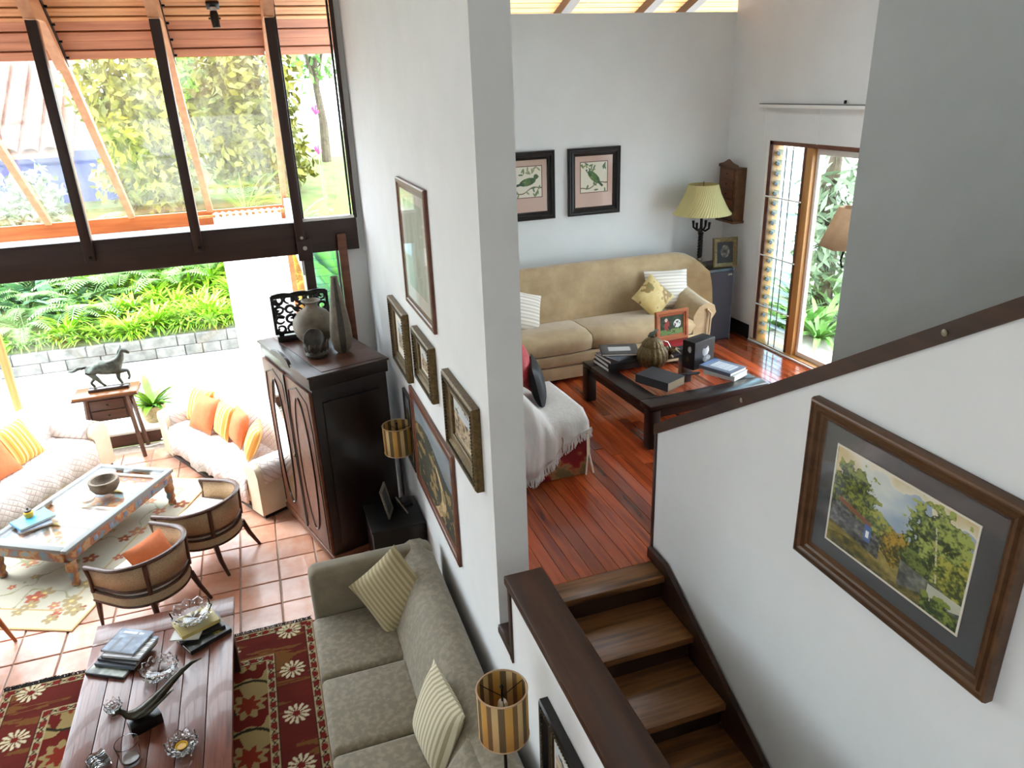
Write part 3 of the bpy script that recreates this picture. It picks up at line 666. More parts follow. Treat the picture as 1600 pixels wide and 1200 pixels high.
B().bb(-.27, .27, -.05, .05, 0, .055, .005).build('stand', 'black_paint', p)
B().bb(-.25, -.2, -.012, .012, .05, .08).build('foot', 'black_paint', p); B().bb(.2, .25, -.012, .012, .05, .08).build('foot', 'black_paint', p)
v = thing('vase', 'round grey-brown clay vase with narrow neck on the wardrobe', 'vase', on_wd(.40, .80))
B().lathe([(.08, 0), (.12, .04), (.18, .12), (.205, .20), (.195, .27), (.14, .345), (.07, .385), (.055, .41), (.06, .43), (.09, .45), (.095, .46), (.08, .463), (.045, .42)], 28).build('body', 'clay_vase', v, 50)
for a0 in (2.6, 3.0): B().tube([(.15*math.cos(a0), .15*math.sin(a0), .26), (.19*math.cos(a0), .19*math.sin(a0), .2), (.15*math.cos(a0), .15*math.sin(a0), .12)], .012, 6).build('lug', 'clay_vase', v)
v = thing('vase', 'tall slender grey vase with a dark stripe on the wardrobe', 'vase', on_wd(.52, .42))
tp = [(.05, 0), (.085, .04), (.105, .14), (.10, .26), (.08, .42), (.055, .58), (.036, .70), (.032, .735), (.036, .745), (.028, .74), (.02, .68)]
B().lathe(tp, 26, sx=1, sy=.8).build('body', 'clay_vase', v, 50)
o = B(); o.strip([[((r+.002)*math.cos(t), (r+.002)*.8*math.sin(t), z) for t in np.linspace(-1.85, -1.25, 6)] for r, z in tp[:8]]); o.build('dark_stripe', 'dark_clay', v, 50)
v = thing('lotus_figure', 'small dark pottery shell and lotus figure at the front of the wardrobe', 'figurine', on_wd(.27, .45))
B().lathe([(.06, 0), (.10, .02), (.11, .04), (.07, .07), (0, .075)], 18).build('base', 'dark_clay', v)
B().lathe([(.0, -.02), (.06, -.015), (.095, .02), (.105, .04), (.095, .045), (.05, .01), (0, .0)], 20).build('shell', 'dark_clay', v, 60, loc=(0, .02, .17), rot=(1.15, 0, -.4))
for k in range(7):
    a0 = -PI*.95+k*PI*.9/6; q = B(); q.lathe([(0, -.055), (.022, -.03), (.03, .0), (.02, .04), (0, .06)], 10, sx=1, sy=.5)
    q.build('petal', 'dark_clay', v, 60, loc=(.105*math.cos(a0), .105*math.sin(a0), .11), rot=(.35*math.sin(a0)*-1, .35*math.cos(a0), a0+PI/2))
# side table, lamp and photo frame behind the far sofa arm
t_ = thing('side_table', 'black side table wedged between wardrobe and grey sofa', 'side table', (-.265, 6.13, 0))
B().bb(-.24, .24, -.26, .24, .08, .70, .004).build('body', 'mahogany', t_); B().bb(-.25, .25, -.27, .25, .70, .72, .004).build('top', 'black_paint', t_)
for sx in (-.2, .2):
    for sy in (-.2, .2): B().bb(sx-.02, sx+.02, sy-.02, sy+.02, 0, .08).build('foot', 'black_paint', t_)
def striped_lamp(label, loc, h, rz=0, r0=.135, sh=.27):
    l = thing('table_lamp', label, 'lamp', loc, rz)
    B().bb(-.07, .07, -.07, .07, 0, .03, .005).build('base', 'black_paint', l); B().lathe([(.05, .03), (.045, .05), (.02, .07), (.012, .09)], 14).build('base_collar', 'black_paint', l)
    B().cyl((0, 0, .06), (0, 0, h-.12), .009, n=10).build('stem', 'iron', l)
    o = B(); o.strip([[(r0*math.cos(t), r0*math.sin(t), z) for t in np.linspace(0, 2*PI, 45)] for z in (h-sh, h)]); o.build('shade', 'shade_stripe', l, 60, solid=.004)
    for z in (h-sh, h):
        q = B(); q.tube([(r0*math.cos(t), r0*math.sin(t), z) for t in np.linspace(0, 2*PI, 45)], .005, 6); q.build('shade_rim', 'tan_shade', l)
    q = B()
    for k in range(3): q.cyl((0, 0, h-.05), (r0*math.cos(k*2.1), r0*math.sin(k*2.1), h-.02), .0025, n=6)
    q.cyl((0, 0, h-.12), (0, 0, h+.01), .006, n=8); q.lathe([(0, 0), (.012, .01), (.006, .025), (0, .03)], 8, (0, 0, h)); q.build('spider', 'iron', l)
    q = B(); q.lathe([(.018, 0), (.02, .03), (.026, .05), (.026, .11), (.02, .13), (0, .135)], 14, (0, .0, h-.21)); q.build('bulb', 'bulb_white', l)
    return l
striped_lamp('striped drum-shade lamp on the black side table by the wardrobe', (-.13, 6.27, .72), .83)
striped_lamp('striped drum-shade lamp in front at the near end of the grey sofa', (-.27, 2.72, .72), .96, .3, .125, .29)
t_ = thing('side_table', 'dark side table under the near striped lamp', 'side table', (-.3, 2.5, 0))
B().bb(-.26, .26, -.28, .27, .08, .70, .004).build('body', 'mahogany', t_); B().bb(-.27, .27, -.29, .28, .70, .72, .004).build('top', 'black_paint', t_)
for sx in (-.2, .2):
    for sy in (-.2, .2): B().bb(sx-.02, sx+.02, sy-.02, sy+.02, 0, .08).build('foot', 'black_paint', t_)
f_ = thing('photo_frame', 'small silver photo frame on the black side table beside the lamp', 'photo frame', (-.29, 6.12, .72), -.35)
o = B(); h_ = .30; ww = .20
for a_, b_, c_, d_ in ((-ww/2, ww/2, 0, .03), (-ww/2, ww/2, h_-.03, h_), (-ww/2, -ww/2+.03, 0, h_), (ww/2-.03, ww/2, 0, h_)): o.bb(a_, b_, -.008, .008, c_, d_, .003)
fr_ = o.build('frame', 'silver_gilt', f_); fr_.rotation_euler = (-.2, 0, PI/2)
o = B().bb(-ww/2+.03, ww/2-.03, -.002, .002, .03, h_-.03).build('picture', 'mat_grey', f_, 0); o.rotation_euler = (-.2, 0, PI/2)
B().tube([(.06, 0, .18), (.16, 0, .004)], .008, 6).build('strut', 'silver_gilt', f_)
# plank coffee table
t_ = thing('coffee_table', 'large rustic plank coffee table on the red rug', 'table', (-2.27, 4.65, 0))
TL = 1.12
n = 6; wb = 1.06/n
for k in range(n):
    B().bb(-.53+wb*k+.002, -.53+wb*(k+1)-.002, -TL, TL-.26, .405, .45, .006).build('plank', 'table_planks', t_)
B().bb(-.53, .53, TL-.257, TL, .405, .45, .006).build('end_plank', 'table_planks', t_)
for sx in (-1, 1):
    for sy in (-1, 1): B().bb(sx*.47-.045, sx*.47+.045, sy*(TL-.40)-.045, sy*(TL-.40)+.045, .0, .404, .006).build('leg', 'dark_wood_z', t_)
    B().bb(sx*.49-.02, sx*.49+.02, -(TL-.08), TL-.08, .32, .404).build('apron', 'dark_wood_y', t_)
for sy in (-1, 1): B().bb(-.48, .48, sy*(TL-.1)-.02, sy*(TL-.1)+.02, .32, .404).build('apron', 'dark_wood_x', t_)
def book(label, loc, rz, w_, h_, t, cover, group=None, pages='paper', art=None, name='book', softs=.0):
    bk = thing(name, label, 'book', loc, rz, group)
    B().bb(-w_/2+.004, w_/2-.004, -h_/2+.004, h_/2-.006, .003, t-.003).build('pages', pages, bk, 0)
    o = B(); o.bb(-w_/2, w_/2, -h_/2, h_/2, 0, .003); o.bb(-w_/2, w_/2, -h_/2, h_/2, t-.003, t); o.bb(-w_/2-.002, -w_/2+.003, -h_/2, h_/2, 0, t); o.build('cover', cover, bk, 0)
    if art: print_panel('cover_print', w_*.96, h_*.96, 40, 48, art, 'gloss_print', bk, Matrix.Translation((0, 0, t+.0008)) @ Matrix.Rotation(-PI/2, 4, 'X'))
    return bk
def art_blue(u, v):
    c = lerp((60, 78, 104), (150, 166, 186), fbm(u*5, v*6)*1.4-.2)
    bar = (np.abs(v-.86) < .05) & (u > .12) & (u < .8) & (vnoise(u*40, v*6) > .35); c[bar] = (226, 230, 232)
    bl = (np.abs(u-.25) < .05) & (v < .6) | (np.abs(u-.6) < .04) & (v < .7); c[bl] = c[bl]*.55
    return c
def art_keys(u, v):
    c = full(u, (206, 208, 210)); c[(u > .78)] = (70, 74, 80); c[(u > .82) & (np.sin(v*90) > 0)] = (225, 225, 222); c[v > .9] = (96, 110, 134); return c
def art_green(u, v): return lerp((60, 70, 60), (190, 196, 180), fbm(u*4, v*4)*1.8-.4)
def art_gold(u, v):
    c = lerp((40, 40, 36), (60, 58, 50), fbm(u*6, v*6)); k = (np.abs(u-.3) < .2) & (np.abs(v-.25) < .1) & (vnoise(u*30, v*30) > .5); c[k] = (190, 170, 60); return c
zt = .45; gb = 'books piled at the left of the plank table'
book('black-edged green book at the bottom of the plank table\'s left pile', (-2.585, 5.22, zt), -.52+PI/2, .26, .32, .022, 'book_charcoal', gb, art=art_green)
book('grey book second from the bottom of the left pile', (-2.52, 5.28, zt+.022), -.50+PI/2, .27, .33, .022, 'book_slate', gb)
book('dark slim book third from the bottom of the left pile', (-2.50, 5.29, zt+.044), -.55+PI/2, .26, .33, .018, 'book_charcoal', gb)
book('book with piano-key edge second from the top of the left pile', (-2.48, 5.30, zt+.062), -.48, .32, .25, .02, 'book_slate', gb, art=art_keys)
book('blue photographic book on top of the left pile', (-2.50, 5.35, zt+.082), -.52, .28, .25, .018, 'book_blue', gb, art=art_blue)
gb = 'books under the crystal bowl'
book('black book with gold lettering at the bottom under the crystal bowl', (-1.96, 5.31, zt), .52+PI/2, .24, .34, .035, 'book_black', gb, art=art_gold)
book('black and red book in the middle under the crystal bowl', (-1.99, 5.37, zt+.035), .30+PI/2, .22, .34, .025, 'book_black', gb)
book('slim pink-grey book near the top under the crystal bowl', (-2.06, 5.37, zt+.060), -.25, .22, .27, .012, 'book_white', gb)
book('pale yellow book directly under the crystal bowl', (-2.01, 5.40, zt+.072), .42+PI/2, .23, .30, .03, 'book_yellow', gb)
def crystal_bowl(label, loc, r, h, scallop=10, name='crystal_bowl'):
    c = thing(name, label, 'bowl', loc); o = B(); n = 40; rows = []
    for pr, pz in ((.35, 0), (.5, .012), (.75, h*.45), (.95, h*.9), (1.0, h), (.92, h*.97), (.70, h*.5), (.45, .03), (0.02, .022)):
        rows.append([(r*pr*(1+.05*math.cos(scallop*t)*(pz/h))*math.cos(t), r*pr*(1+.05*math.cos(scallop*t)*(pz/h))*math.sin(t), pz+(.012*math.cos(scallop*t) if pz > h*.85 else 0)) for t in np.linspace(0, 2*PI, n+1)[:-1]])
    o.strip(rows, True); o.bm.faces.new([v_ for v_ in o.bm.verts][:n][::-1]); o.build('bowl', 'crystal', c, 20)
    o = B()
    for ring, rr_ in ((.35, .74), (.65, .88)):
        for k in range(14):
            a0 = 2*PI*k/14+ring; o.lathe([(0, -.013), (.012, -.006), (.015, 0), (.012, .006), (0, .013)], 6, (r*rr_*1.03*math.cos(a0), r*rr_*1.03*math.sin(a0), h*ring))
    o.build('cut_facets', 'crystal', c, 0)
    return c
crystal_bowl('cut crystal bowl standing on the right-hand pile of books', (-2.03, 5.42, zt+.102), .155, .10)
crystal_bowl('wide cut crystal bowl in the middle of the plank table', (-2.25, 4.98, zt), .135, .085, 12)
crystal_bowl('small cut crystal cup beside the bronze pheasant', (-2.53, 4.72, zt), .052, .07, 8, 'crystal_cup')
crystal_bowl('round cut crystal ashtray with amber base near the table\'s right edge', (-2.05, 4.19, zt), .10, .075, 10, 'crystal_ashtray')
a_ = thing('amber_disc', 'small amber glass dish inside the right crystal ashtray', 'dish', (-2.05, 4.18, zt+.035)); B().lathe([(.03, 0), (.04, .012), (.036, .014), (.026, .006), (0, .006)], 18).build('dish', 'yellow_glaze', a_)
c_ = thing('glass_jar', 'clear glass tumbler on the plank table at the bottom edge', 'glass', (-2.36, 4.21, zt))
B().lathe([(.055, 0), (.062, .02), (.07, .12), (.074, .16), (.069, .16), (.062, .10), (.052, .022), (0, .02)], 26).build('glass', 'crystal', c_, 40)
B().lathe([(0, .0), (.048, .0), (.048, .012), (0, .012)], 20, (0, 0, .024)).build('candle_wax', 'porcelain', c_)
c_ = thing('crystal_block', 'ridged crystal paperweight at the bottom left of the plank table', 'paperweight', (-2.56, 4.26, zt), .5)
o = B()
for k in range(6): o.tube([(-.05, -.05+.02*k, .03), (-.02, -.045+.02*k, .05+.006*math.sin(k)), (.02, -.05+.02*k, .035), (.055, -.045+.02*k, .045)], [.016, .02, .017, .015], 7)
o.bb(-.06, .06, -.06, .06, 0, .03, .006); o.build('block', 'crystal', c_, 25)
# bronze pheasant
b_ = thing('pheasant_figure', 'dark bronze long-tailed pheasant on a black block', 'figurine', (-2.33, 4.49, zt))
B().box((.03, -.0, .04), (.20, .10, .08), .004, 2, .42).build('block', 'black_paint', b_)
o = B(); pts = [(-.135, .01, .150), (-.125, .012, .168), (-.105, .014, .172), (-.085, .012, .15), (-.07, .01, .125), (-.02, .01, .108), (.05, .015, .13), (.12, .025, .18), (.18, .035, .23), (.25, .045, .29), (.32, .055, .345), (.39, .06, .385), (.45, .06, .40)]
o.tube(pts, [.004, .018, .021, .020, .028, .045, .05, .042, .032, .026, .02, .013, .004], 12, flat=.85)
o.build('body', 'bird_bronze', b_, 60)
o = B(); o.tube([(.0, -.02, .11), (.09, -.03, .15), (.19, -.01, .215), (.25, .0, .25)], [.015, .026, .018, .003], 8, flat=.4); o.tube([(.0, .05, .115), (.09, .065, .155), (.19, .075, .225)], [.015, .026, .004], 8, flat=.4); o.build('wings', 'bird_bronze', b_, 60)
B().tube([(-.128, .01, .158), (-.158, .01, .142)], [.010, .002], 8).build('beak', 'bird_bronze', b_)
B().tube([(-.10, .012, .187), (-.085, .012, .215)], [.007, .002], 6).build('crest', 'bird_bronze', b_)
for sy in (-.015, .03): B().tube([(.03, sy+.01, .1), (.03, sy+.01, .075)], .008, 6).build('leg', 'bird_bronze', b_)
# ------------------------------------------------------------------ rugs
def rosette(X, Y, cx, cy, r, c, col, dark):
    d = np.hypot(X-cx, Y-cy)/r; a_ = np.arctan2(Y-cy, X-cx)
    pet = (d < .55+.45*np.abs(np.cos(a_*6))) & (d > .26) & (np.abs(np.cos(a_*6)) > .75-.3*d); c[pet] = col
    c[d < .24] = dark
    return c
def kilim(u, v):
    W_, H_ = 2.44, 3.3; x = u*W_; y = v*H_
    c = lerp((106, 40, 32), (84, 32, 27), fbm(x*3, y*9)*1.3-.1)
    st_ = fbm(x*2, y*14); c = np.where(((st_ > .56))[..., None], np.array((112, 74, 38)), c)
    e = np.minimum(np.minimum(x, W_-x), np.minimum(y, H_-y))
    horiz = np.minimum(y, H_-y) <= np.minimum(x, W_-x); s_ = np.where(horiz, x, y)
    def guard(lo, hi, c):
        k = (e > lo) & (e < hi); m_ = (lo+hi)/2; c[k] = (172, 156, 118)
        ph = (s_ % .11)/.11-.5; ph2 = ((s_+.055) % .11)/.11-.5; dv = (e-m_)/(hi-lo)
        ov_ = k & ((ph/.30)**2+(dv/.34)**2 < 1); c[ov_] = (112, 34, 30)
        xx_ = k & (np.abs(np.abs(ph2*1.1)-np.abs(dv)) < .07) & (np.abs(ph2) < .3); c[xx_] = (40, 34, 30)
        ed = k & (np.abs(np.abs(dv)-.47) < .05); c[ed] = (58, 34, 28); return c
    c = guard(.0, .075, c); c = guard(.34, .415, c)
    f = e > .415
    fx = x-W_/2; c[f] = lerp((156, 136, 90), (140, 118, 76), fbm(x*5, y*5))[f]
    # dark red palmettes and scrolls in the field
    for k in range(-4, 5):
        for sx in (-1, 1, -2, 2):
            cx = W_/2+sx*.33; cy = H_/2+k*.52+sx*.13; d = np.hypot(x-cx, (y-cy)*.9); a_ = np.arctan2(y-cy, x-cx)
            sc_ = f & (np.abs(d-.17-.02*np.sin(a_*9)) < .05) & (np.abs(a_-.6*sx) > .7); c[sc_] = (98, 30, 24)
            vn = f & (np.abs(d-.235) < .012) & (a_*sx > -.4); c[vn] = (44, 40, 28)
            c[f & (d < .075+.02*np.sin(a_*7))] = (126, 44, 30)
        c = rosette(x, y, W_/2, H_/2+k*.62, .17, c, np.array((150, 104, 50)), np.array((98, 30, 24))) if k % 2 else c
    for yy in np.arange(.21, H_, .5):
        for cx in (.21, W_-.21): c = rosette(x, y, cx, yy, .105, c, np.array((204, 194, 160)), np.array((112, 34, 30)))
    for xx in np.arange(.72, W_-.5, .5):
        for cy in (.21, H_-.21): c = rosette(x, y, xx, cy, .105, c, np.array((204, 194, 160)), np.array((112, 34, 30)))
    return c
rg = thing('kilim_rug', 'red and beige oriental rug under the plank table', 'rug', (-2.36, 4.14, .004))
print_panel('pile', 2.44, 3.3, 300, 400, kilim, 'rug_pile', rg, Matrix.Translation((0, 0, .0085)) @ Matrix.Rotation(-PI/2, 4, 'X'))
B().bb(-1.22, 1.22, -1.65, 1.65, 0, .008).build('backing', 'rose_red', rg, 0)
o = B(); rr = random.Random(5)
for k in range(420):
    xx = -1.22+2.44*k/420; thick = 2.0 if xx < -.75 else 1.
    o.tube([(xx, 1.65, .006), (xx+rr.uniform(-.02, .02), 1.68, .012), (xx+rr.uniform(-.03, .03), 1.65+rr.uniform(.03, .055)*thick**.3, .004)], [.0035*thick, .003*thick, .001], 4)
tag(o.build('fringe', 'fringe_black', rg, 0), 'short black fringe', None, None, 'stuff')
def floral_rug(u, v):
    W_, H_ = 2.2, 2.8; x = u*W_; y = v*H_; c = lerp((184, 182, 168), (164, 164, 150), fbm(x*4, y*4))
    e = np.minimum(np.minimum(x, W_-x), np.minimum(y, H_-y)); k = e < .26; c[k] = lerp((192, 187, 170), (174, 168, 150), fbm(x*6, y*6))[k]
    c[(e > .255) & (e < .275)] = (168, 150, 110); c[e < .02] = (186, 162, 110)
    rr = random.Random(9)
    for i in range(65):
        cx = rr.uniform(.05, W_-.05); cy = rr.uniform(.05, H_-.05); r = rr.uniform(.04, .10); a0 = rr.random()*6.28
        d = np.hypot(x-cx, y-cy); a_ = np.arctan2(y-cy, x-cx)+a0
        c[(d < r*(.45+.55*np.abs(np.cos(a_*2.5))))] = rr.choice([(158, 92, 76), (168, 120, 98), (136, 84, 66), (150, 136, 104)])
        c[d < r*.2] = (206, 178, 120)
    vn = np.abs(fbm(x*3, y*3, 3)-.45) < .012; c[vn & (e > .28)] = (140, 140, 112)
    return c
ar = math.radians(66)
rc = (-3.2+.407*1.39-.914*1.1, 6.43+.914*1.39+.407*1.1)
rg = thing('floral_rug', 'pale floral rug under the glass coffee table', 'rug', (rc[0], rc[1], .004), ar-PI/2)
print_panel('pile', 2.2, 2.8, 220, 280, floral_rug, 'rug_pile', rg, Matrix.Translation((0, 0, .0085)) @ Matrix.Rotation(-PI/2, 4, 'X'))
B().bb(-1.1, 1.1, -1.4, 1.4, 0, .008).build('backing', 'cream_cloth', rg, 0)
# ------------------------------------------------------------------ barrel chairs
def barrel_chair(label, loc, rz):
    c = thing('barrel_chair', label, 'armchair', loc, rz)
    def path(rx, ry, yf, n=22):
        p = [(rx, yf), (rx, yf*.5)]
        p += [(rx*math.cos(t), -ry*math.sin(t)) for t in np.linspace(0, PI, n)]
        return p+[(-rx, yf*.5), (-rx, yf)]
    P1 = path(.375, .37, .26); nP = len(P1)
    zr = lambda i: .66+.07*math.sin(PI*i/(nP-1))
    B().tube([(x, y, zr(i)) for i, (x, y) in enumerate(P1)], .026, 8, flat=.7).build('top_rail', 'chair_wood', c, 50)
    P2 = path(.355, .35, .25)
    B().tube([(x, y, .455) for x, y in P2], .017, 8).build('lower_rail', 'chair_wood', c, 50)
    o = B(); o.strip([[(x*1.0, y, .46) for x, y in P2], [(P1[i][0]*.985, P1[i][1]*.985, zr(i)-.012) for i in range(nP)]]); o.build('cane_back', 'cane', c, 60, solid=.012)
    plan = [(x, y) for x, y in path(.36, .355, .28)]
    B().poly(plan, (.30, .40), 'z').build('seat_frame', 'tweed', c)
    B().tube([(x, y, .297) for x, y in plan+plan[:1]], .012, 6).build('lower_bead', 'chair_wood', c, 50)
    B().tube([(x, y, .402) for x, y in plan], .013, 6).build('upper_bead', 'chair_wood', c, 50)
    o = B(); pl = [(x*.93, y*.93) for x, y in plan]; rows = []
    for s_, z in ((1, .40), (1.02, .43), (1.0, .465), (.9, .485), (.5, .492), (.02, .495)): rows.append([(x*s_, y*s_, z) for x, y in pl])
    o.strip(rows, True); o.build('seat_cushion', 'cream_seat', c, 60)
    for sx in (-1, 1):
        B().tube([(sx*.335, .26, .31), (sx*.34, .275, .15), (sx*.345, .285, 0)], [.028, .022, .013], 8).build('leg', 'chair_wood', c)
        B().tube([(sx*.23, -.27, .31), (sx*.255, -.32, .15), (sx*.28, -.40, 0)], [.028, .023, .015], 8).build('leg', 'chair_wood', c)
        B().tube([(sx*.36, .25, .40), (sx*.372, .235, .55), (sx*.375, .25, .655)], [.024, .018, .026], 8).build('arm_post', 'chair_wood', c)
        B().tube([(sx*.235, -.275, .40), (sx*.24, -.288, zr(nP//2)-.03)], .02, 8).build('back_post', 'chair_wood', c)
    return c
barrel_chair('cane-backed barrel chair nearest the plank table', (-2.506, 6.49, .004), math.radians(51))
barrel_chair('cane-backed barrel chair closer to the wardrobe', (-2.045, 7.23, .0), math.radians(57))
c = thing('cushion', 'orange cushion lying in the barrel chair nearest the plank table', 'cushion', (-2.41, 6.43, .60)); B().cushion(.44, .36, .14).build('pillow', 'orange_cloth', c, 60).rotation_euler = (.95, 0, math.radians(51))
# wooden chair cut by the left edge
c = thing('wooden_chair', 'wooden chair with orange seat at the left edge of the picture', 'chair', (-4.02, 6.32, 0), -.3)
B().bb(-.25, .25, -.25, .25, .40, .49, .03, 3).build('seat_cushion', 'orange_cloth', c, 50); B().bb(-.25, .25, -.25, .25, .36, .399, .004).build('seat_frame', 'light_chair_wood', c)
for sx in (-1, 1):
    for sy in (-1, 1): B().tube([(sx*.21, sy*.21, .37), (sx*.30, sy*.25, 0)], [.026, .014], 8).build('leg', 'light_chair_wood', c)
    B().tube([(-.23, sx*.22, .38), (-.30, sx*.22, .85)], [.022, .016], 8).build('back_post', 'light_chair_wood', c)
B().bb(-.31, -.28, -.23, .23, .68, .86, .01).build('backrest', 'light_chair_wood', c)
# ------------------------------------------------------------------ painted glass-topped table
g = thing('glass_table', 'long painted coffee table with a glass top on the pale rug', 'table', (-3.27, 8.06, .004), math.radians(59.5)-PI/2)
L2, W2_ = .80, .45
B().bb(-W2_+.03, W2_-.03, -L2+.03, L2-.03, .36, .378).build('carved_panel', 'painted_table', g, 0)
for k in range(5):
    yy = -L2+.1+k*(2*L2-.2)/4; B().bb(-W2_+.03, W2_-.03, yy-.02, yy+.02, .379, .40, .004).build('panel_bar', 'book_yellow' if k % 2 else 'mat_cream', g)
for sx in (-1, 1):
    B().bb(sx*W2_-.03, sx*W2_+.03, -L2, L2, .30, .40, .006).build('apron', 'painted_table', g); B().bb(sx*W2_-.035, sx*W2_+.035, -L2-.035, L2+.035, .401, .44, .006).build('edge_moulding', 'eave_grey', g)
    for k in range(7):
        B().box((sx*(W2_+.031), -L2+.12+k*(2*L2-.24)/6, .35), (.006, .06, .05), .002).build('carved_block', 'book_blue', g)
    for sy in (-1, 1):
        B().lathe([(.035, 0), (.045, .03), (.035, .07), (.05, .11), (.04, .15), (.055, .2), (.05, .26), (.06, .30)], 14).build('leg', 'painted_table', g, 40, loc=(sx*(W2_-.02), sy*(L2-.03), 0))
for sy in (-1, 1):
    B().bb(-W2_+.031, W2_-.031, sy*L2-.03, sy*L2+.03, .30, .40, .006).build('apron', 'painted_table', g); B().bb(-W2_+.036, W2_-.036, sy*L2-.035, sy*L2+.035, .401, .44, .006).build('edge_moulding', 'eave_grey', g)
B().bb(-W2_+.037, W2_-.037, -L2+.037, L2-.037, .428, .438).build('glass_top', 'table_glass', g, 0)
v = thing('stone_bowl', 'rough grey stone bowl on the glass table', 'bowl', (-3.09, 8.26, .443))
B().lathe([(.09, 0), (.12, .02), (.15, .07), (.155, .13), (.15, .145), (.125, .145), (.11, .10), (.08, .06), (0, .055)], 28).build('bowl', 'stone_bowl', v, 50)
v = thing('ashtray', 'small white porcelain dish beside the stone bowl', 'dish', (-3.24, 8.08, .443)); B().lathe([(.05, 0), (.07, .02), (.075, .045), (.068, .045), (.05, .02), (0, .015)], 22).build('dish', 'porcelain', v, 50)
book('grey magazine under the sky-blue book on the glass table', (-3.68, 7.76, .443), .35, .30, .22, .02, 'book_slate')
book('sky-blue picture book on the glass table', (-3.70, 7.83, .463), .62, .34, .25, .025, 'book_skyblue')
v = thing('yellow_jar', 'small yellow jar with a dark lid on the sky-blue book', 'jar', (-3.74, 7.88, .488)); B().lathe([(.035, 0), (.045, .02), (.045, .055), (.035, .065)], 18).build('jar', 'yellow_glaze', v); B().lathe([(.034, .065), (.034, .08), (.01, .085), (.008, .105), (0, .108)], 14).build('lid', 'dark_clay', v)
# ------------------------------------------------------------------ quilted sofas
def quilt_sofa(label, loc, rz, L, D=.86):
    """local: x = length from 0 to L, y = depth from front 0 to back D"""
    s = thing('sofa', label, 'sofa', loc, rz)
    B().bb(.16, L-.16, .06, D-.05, .05, .30, .03).build('base', 'cream_cloth', s)
    for xa in (0, L-.24):
        o = B(); pr = [(.0, .05), (.0, .46), (-.03, .52), (-.02, .59), (.05, .645), (.14, .65), (.22, .60), (.25, .52), (.24, .05)]
        rows = [[(xa+a_, y, b__-(.03 if y in (0.,) else 0)*0) for a_, b__ in pr] for y in np.linspace(.0, D-.08, 8)]; o.strip(rows)
        o.face(rows[0]); o.face(rows[-1]); arm = o.build('arm', 'cream_cloth', s, 50)
        rows = [[(xa+a_*1.05-.005, y, b__+.012) for a_, b__ in pr[2:8]]+[(xa+.265, y, .44)] for y in np.linspace(.05+.02, D-.1, 8)]; rows = [[(xa-.036, y, .50)]+r_ for y, r_ in zip(np.linspace(.07, D-.1, 8), rows)]
        B().strip(rows).build('arm_quilt', 'quilt', s, 50, solid=.012)
    o = B(); rows = []
    for x in np.linspace(.05, L-.05, 24):
        k = .90+.07*math.sin(PI*(x-.05)/(L-.1))+.01*math.sin(x*9); rows.append([(x, D-.30, .40), (x, D-.26, .62), (x, D-.21, k-.06), (x, D-.13, k), (x, D-.04, k-.03), (x, D, k-.12), (x, D, .06)])
    o.strip(rows); o.face(rows[0]); o.face(rows[-1]); o.build('backrest', 'quilt', s, 60)
    o = B(); rows = []
    for x in np.linspace(.25, L-.25, 40):
        wv = .012*math.sin(x*11)+.008*math.sin(x*27); hm = .15+.03*math.sin(x*5)+.015*math.sin(x*23)
        rows.append([(x, D-.26, .50), (x, D-.34, .475), (x, .4, .485+wv*.4), (x, .12, .485), (x, .03, .465+wv*.3), (x, -.005+wv*.5, .41), (x, -.015+wv, .3), (x, -.02+wv*1.6, hm)])
    o.strip(rows); o.build('seat_quilt', 'quilt', s, 60, solid=.012)
    B().bb(.25, L-.25, .03, D-.27, .30, .455, .05, 3).build('seat_cushion', 'cream_cloth', s, 50)
    B().bb(.02, L-.02, .03, D-.02, .0, .05).build('plinth', 'black_paint', s)
    return s
thR = math.radians(118)
quilt_sofa('cream sofa with a quilted throw in front of the white curtain', (-1.5+2.55*math.cos(thR), 7.72+2.55*math.sin(thR), 0), thR+PI, 2.55, .80)
aL = math.atan2(.86, .51)
quilt_sofa('cream sofa with a quilted throw at the left below the big window', (-3.3-.51*2.6, 9.92-.86*2.6, .0), aL, 2.6, .86)
def loc_cushion(label, mat, org, ang_, flip, x, y, z, w_, h_, rx, rzz, t=.16):
    ca, sa = math.cos(ang_), math.sin(ang_); yy = -y if flip else y
    c = thing('cushion', label, 'cushion', (org[0]+x*ca-yy*sa, org[1]+x*sa+yy*ca, z)); o = B().cushion(w_, h_, t).build('pillow', mat, c, 60)
    o.rotation_mode = 'XYZ'; o.rotation_euler = (rx, 0, ang_+(PI if flip else 0)+rzz); return c
OR = (-1.5+2.55*math.cos(thR), 7.72+2.55*math.sin(thR))
for lab, mt, x, y, w_, h_, rx, rzz, z in (
    ('yellow striped cushion at the far end behind the large orange one', 'yellow_stripe', 2.10, .40, .46, .44, 1.15, .25, .70),
    ('large orange cushion on the cream sofa by the curtain', 'orange_cloth', 1.80, .31, .50, .46, 1.05, .1, .70),
    ('yellow striped cushion in the middle of the cream sofa by the curtain', 'yellow_stripe', 1.40, .37, .44, .44, 1.2, -.1, .70),
    ('orange cushion turned on its corner towards the wardrobe', 'orange_cloth', 1.05, .38, .44, .44, 1.2, -.2, .71),
    ('yellow striped cushion on the sofa arm end by the wardrobe', 'yellow_stripe', .62, .33, .44, .42, 1.1, -.5, .69)):
    loc_cushion(lab, mt, OR, thR+PI, False, 2.55-x, y, z, w_, h_, rx, rzz)
OL = (-3.3-.51*2.6, 9.92-.86*2.6)
loc_cushion('yellow striped cushion on the left cream sofa', 'yellow_stripe', OL, aL, False, 1.72, .46, .71, .50, .50, 1.1, .05)
loc_cushion('orange cushion at the left edge on the left cream sofa', 'orange_cloth', OL, aL, False, 1.28, .40, .71, .52, .50, 1.05, .0)
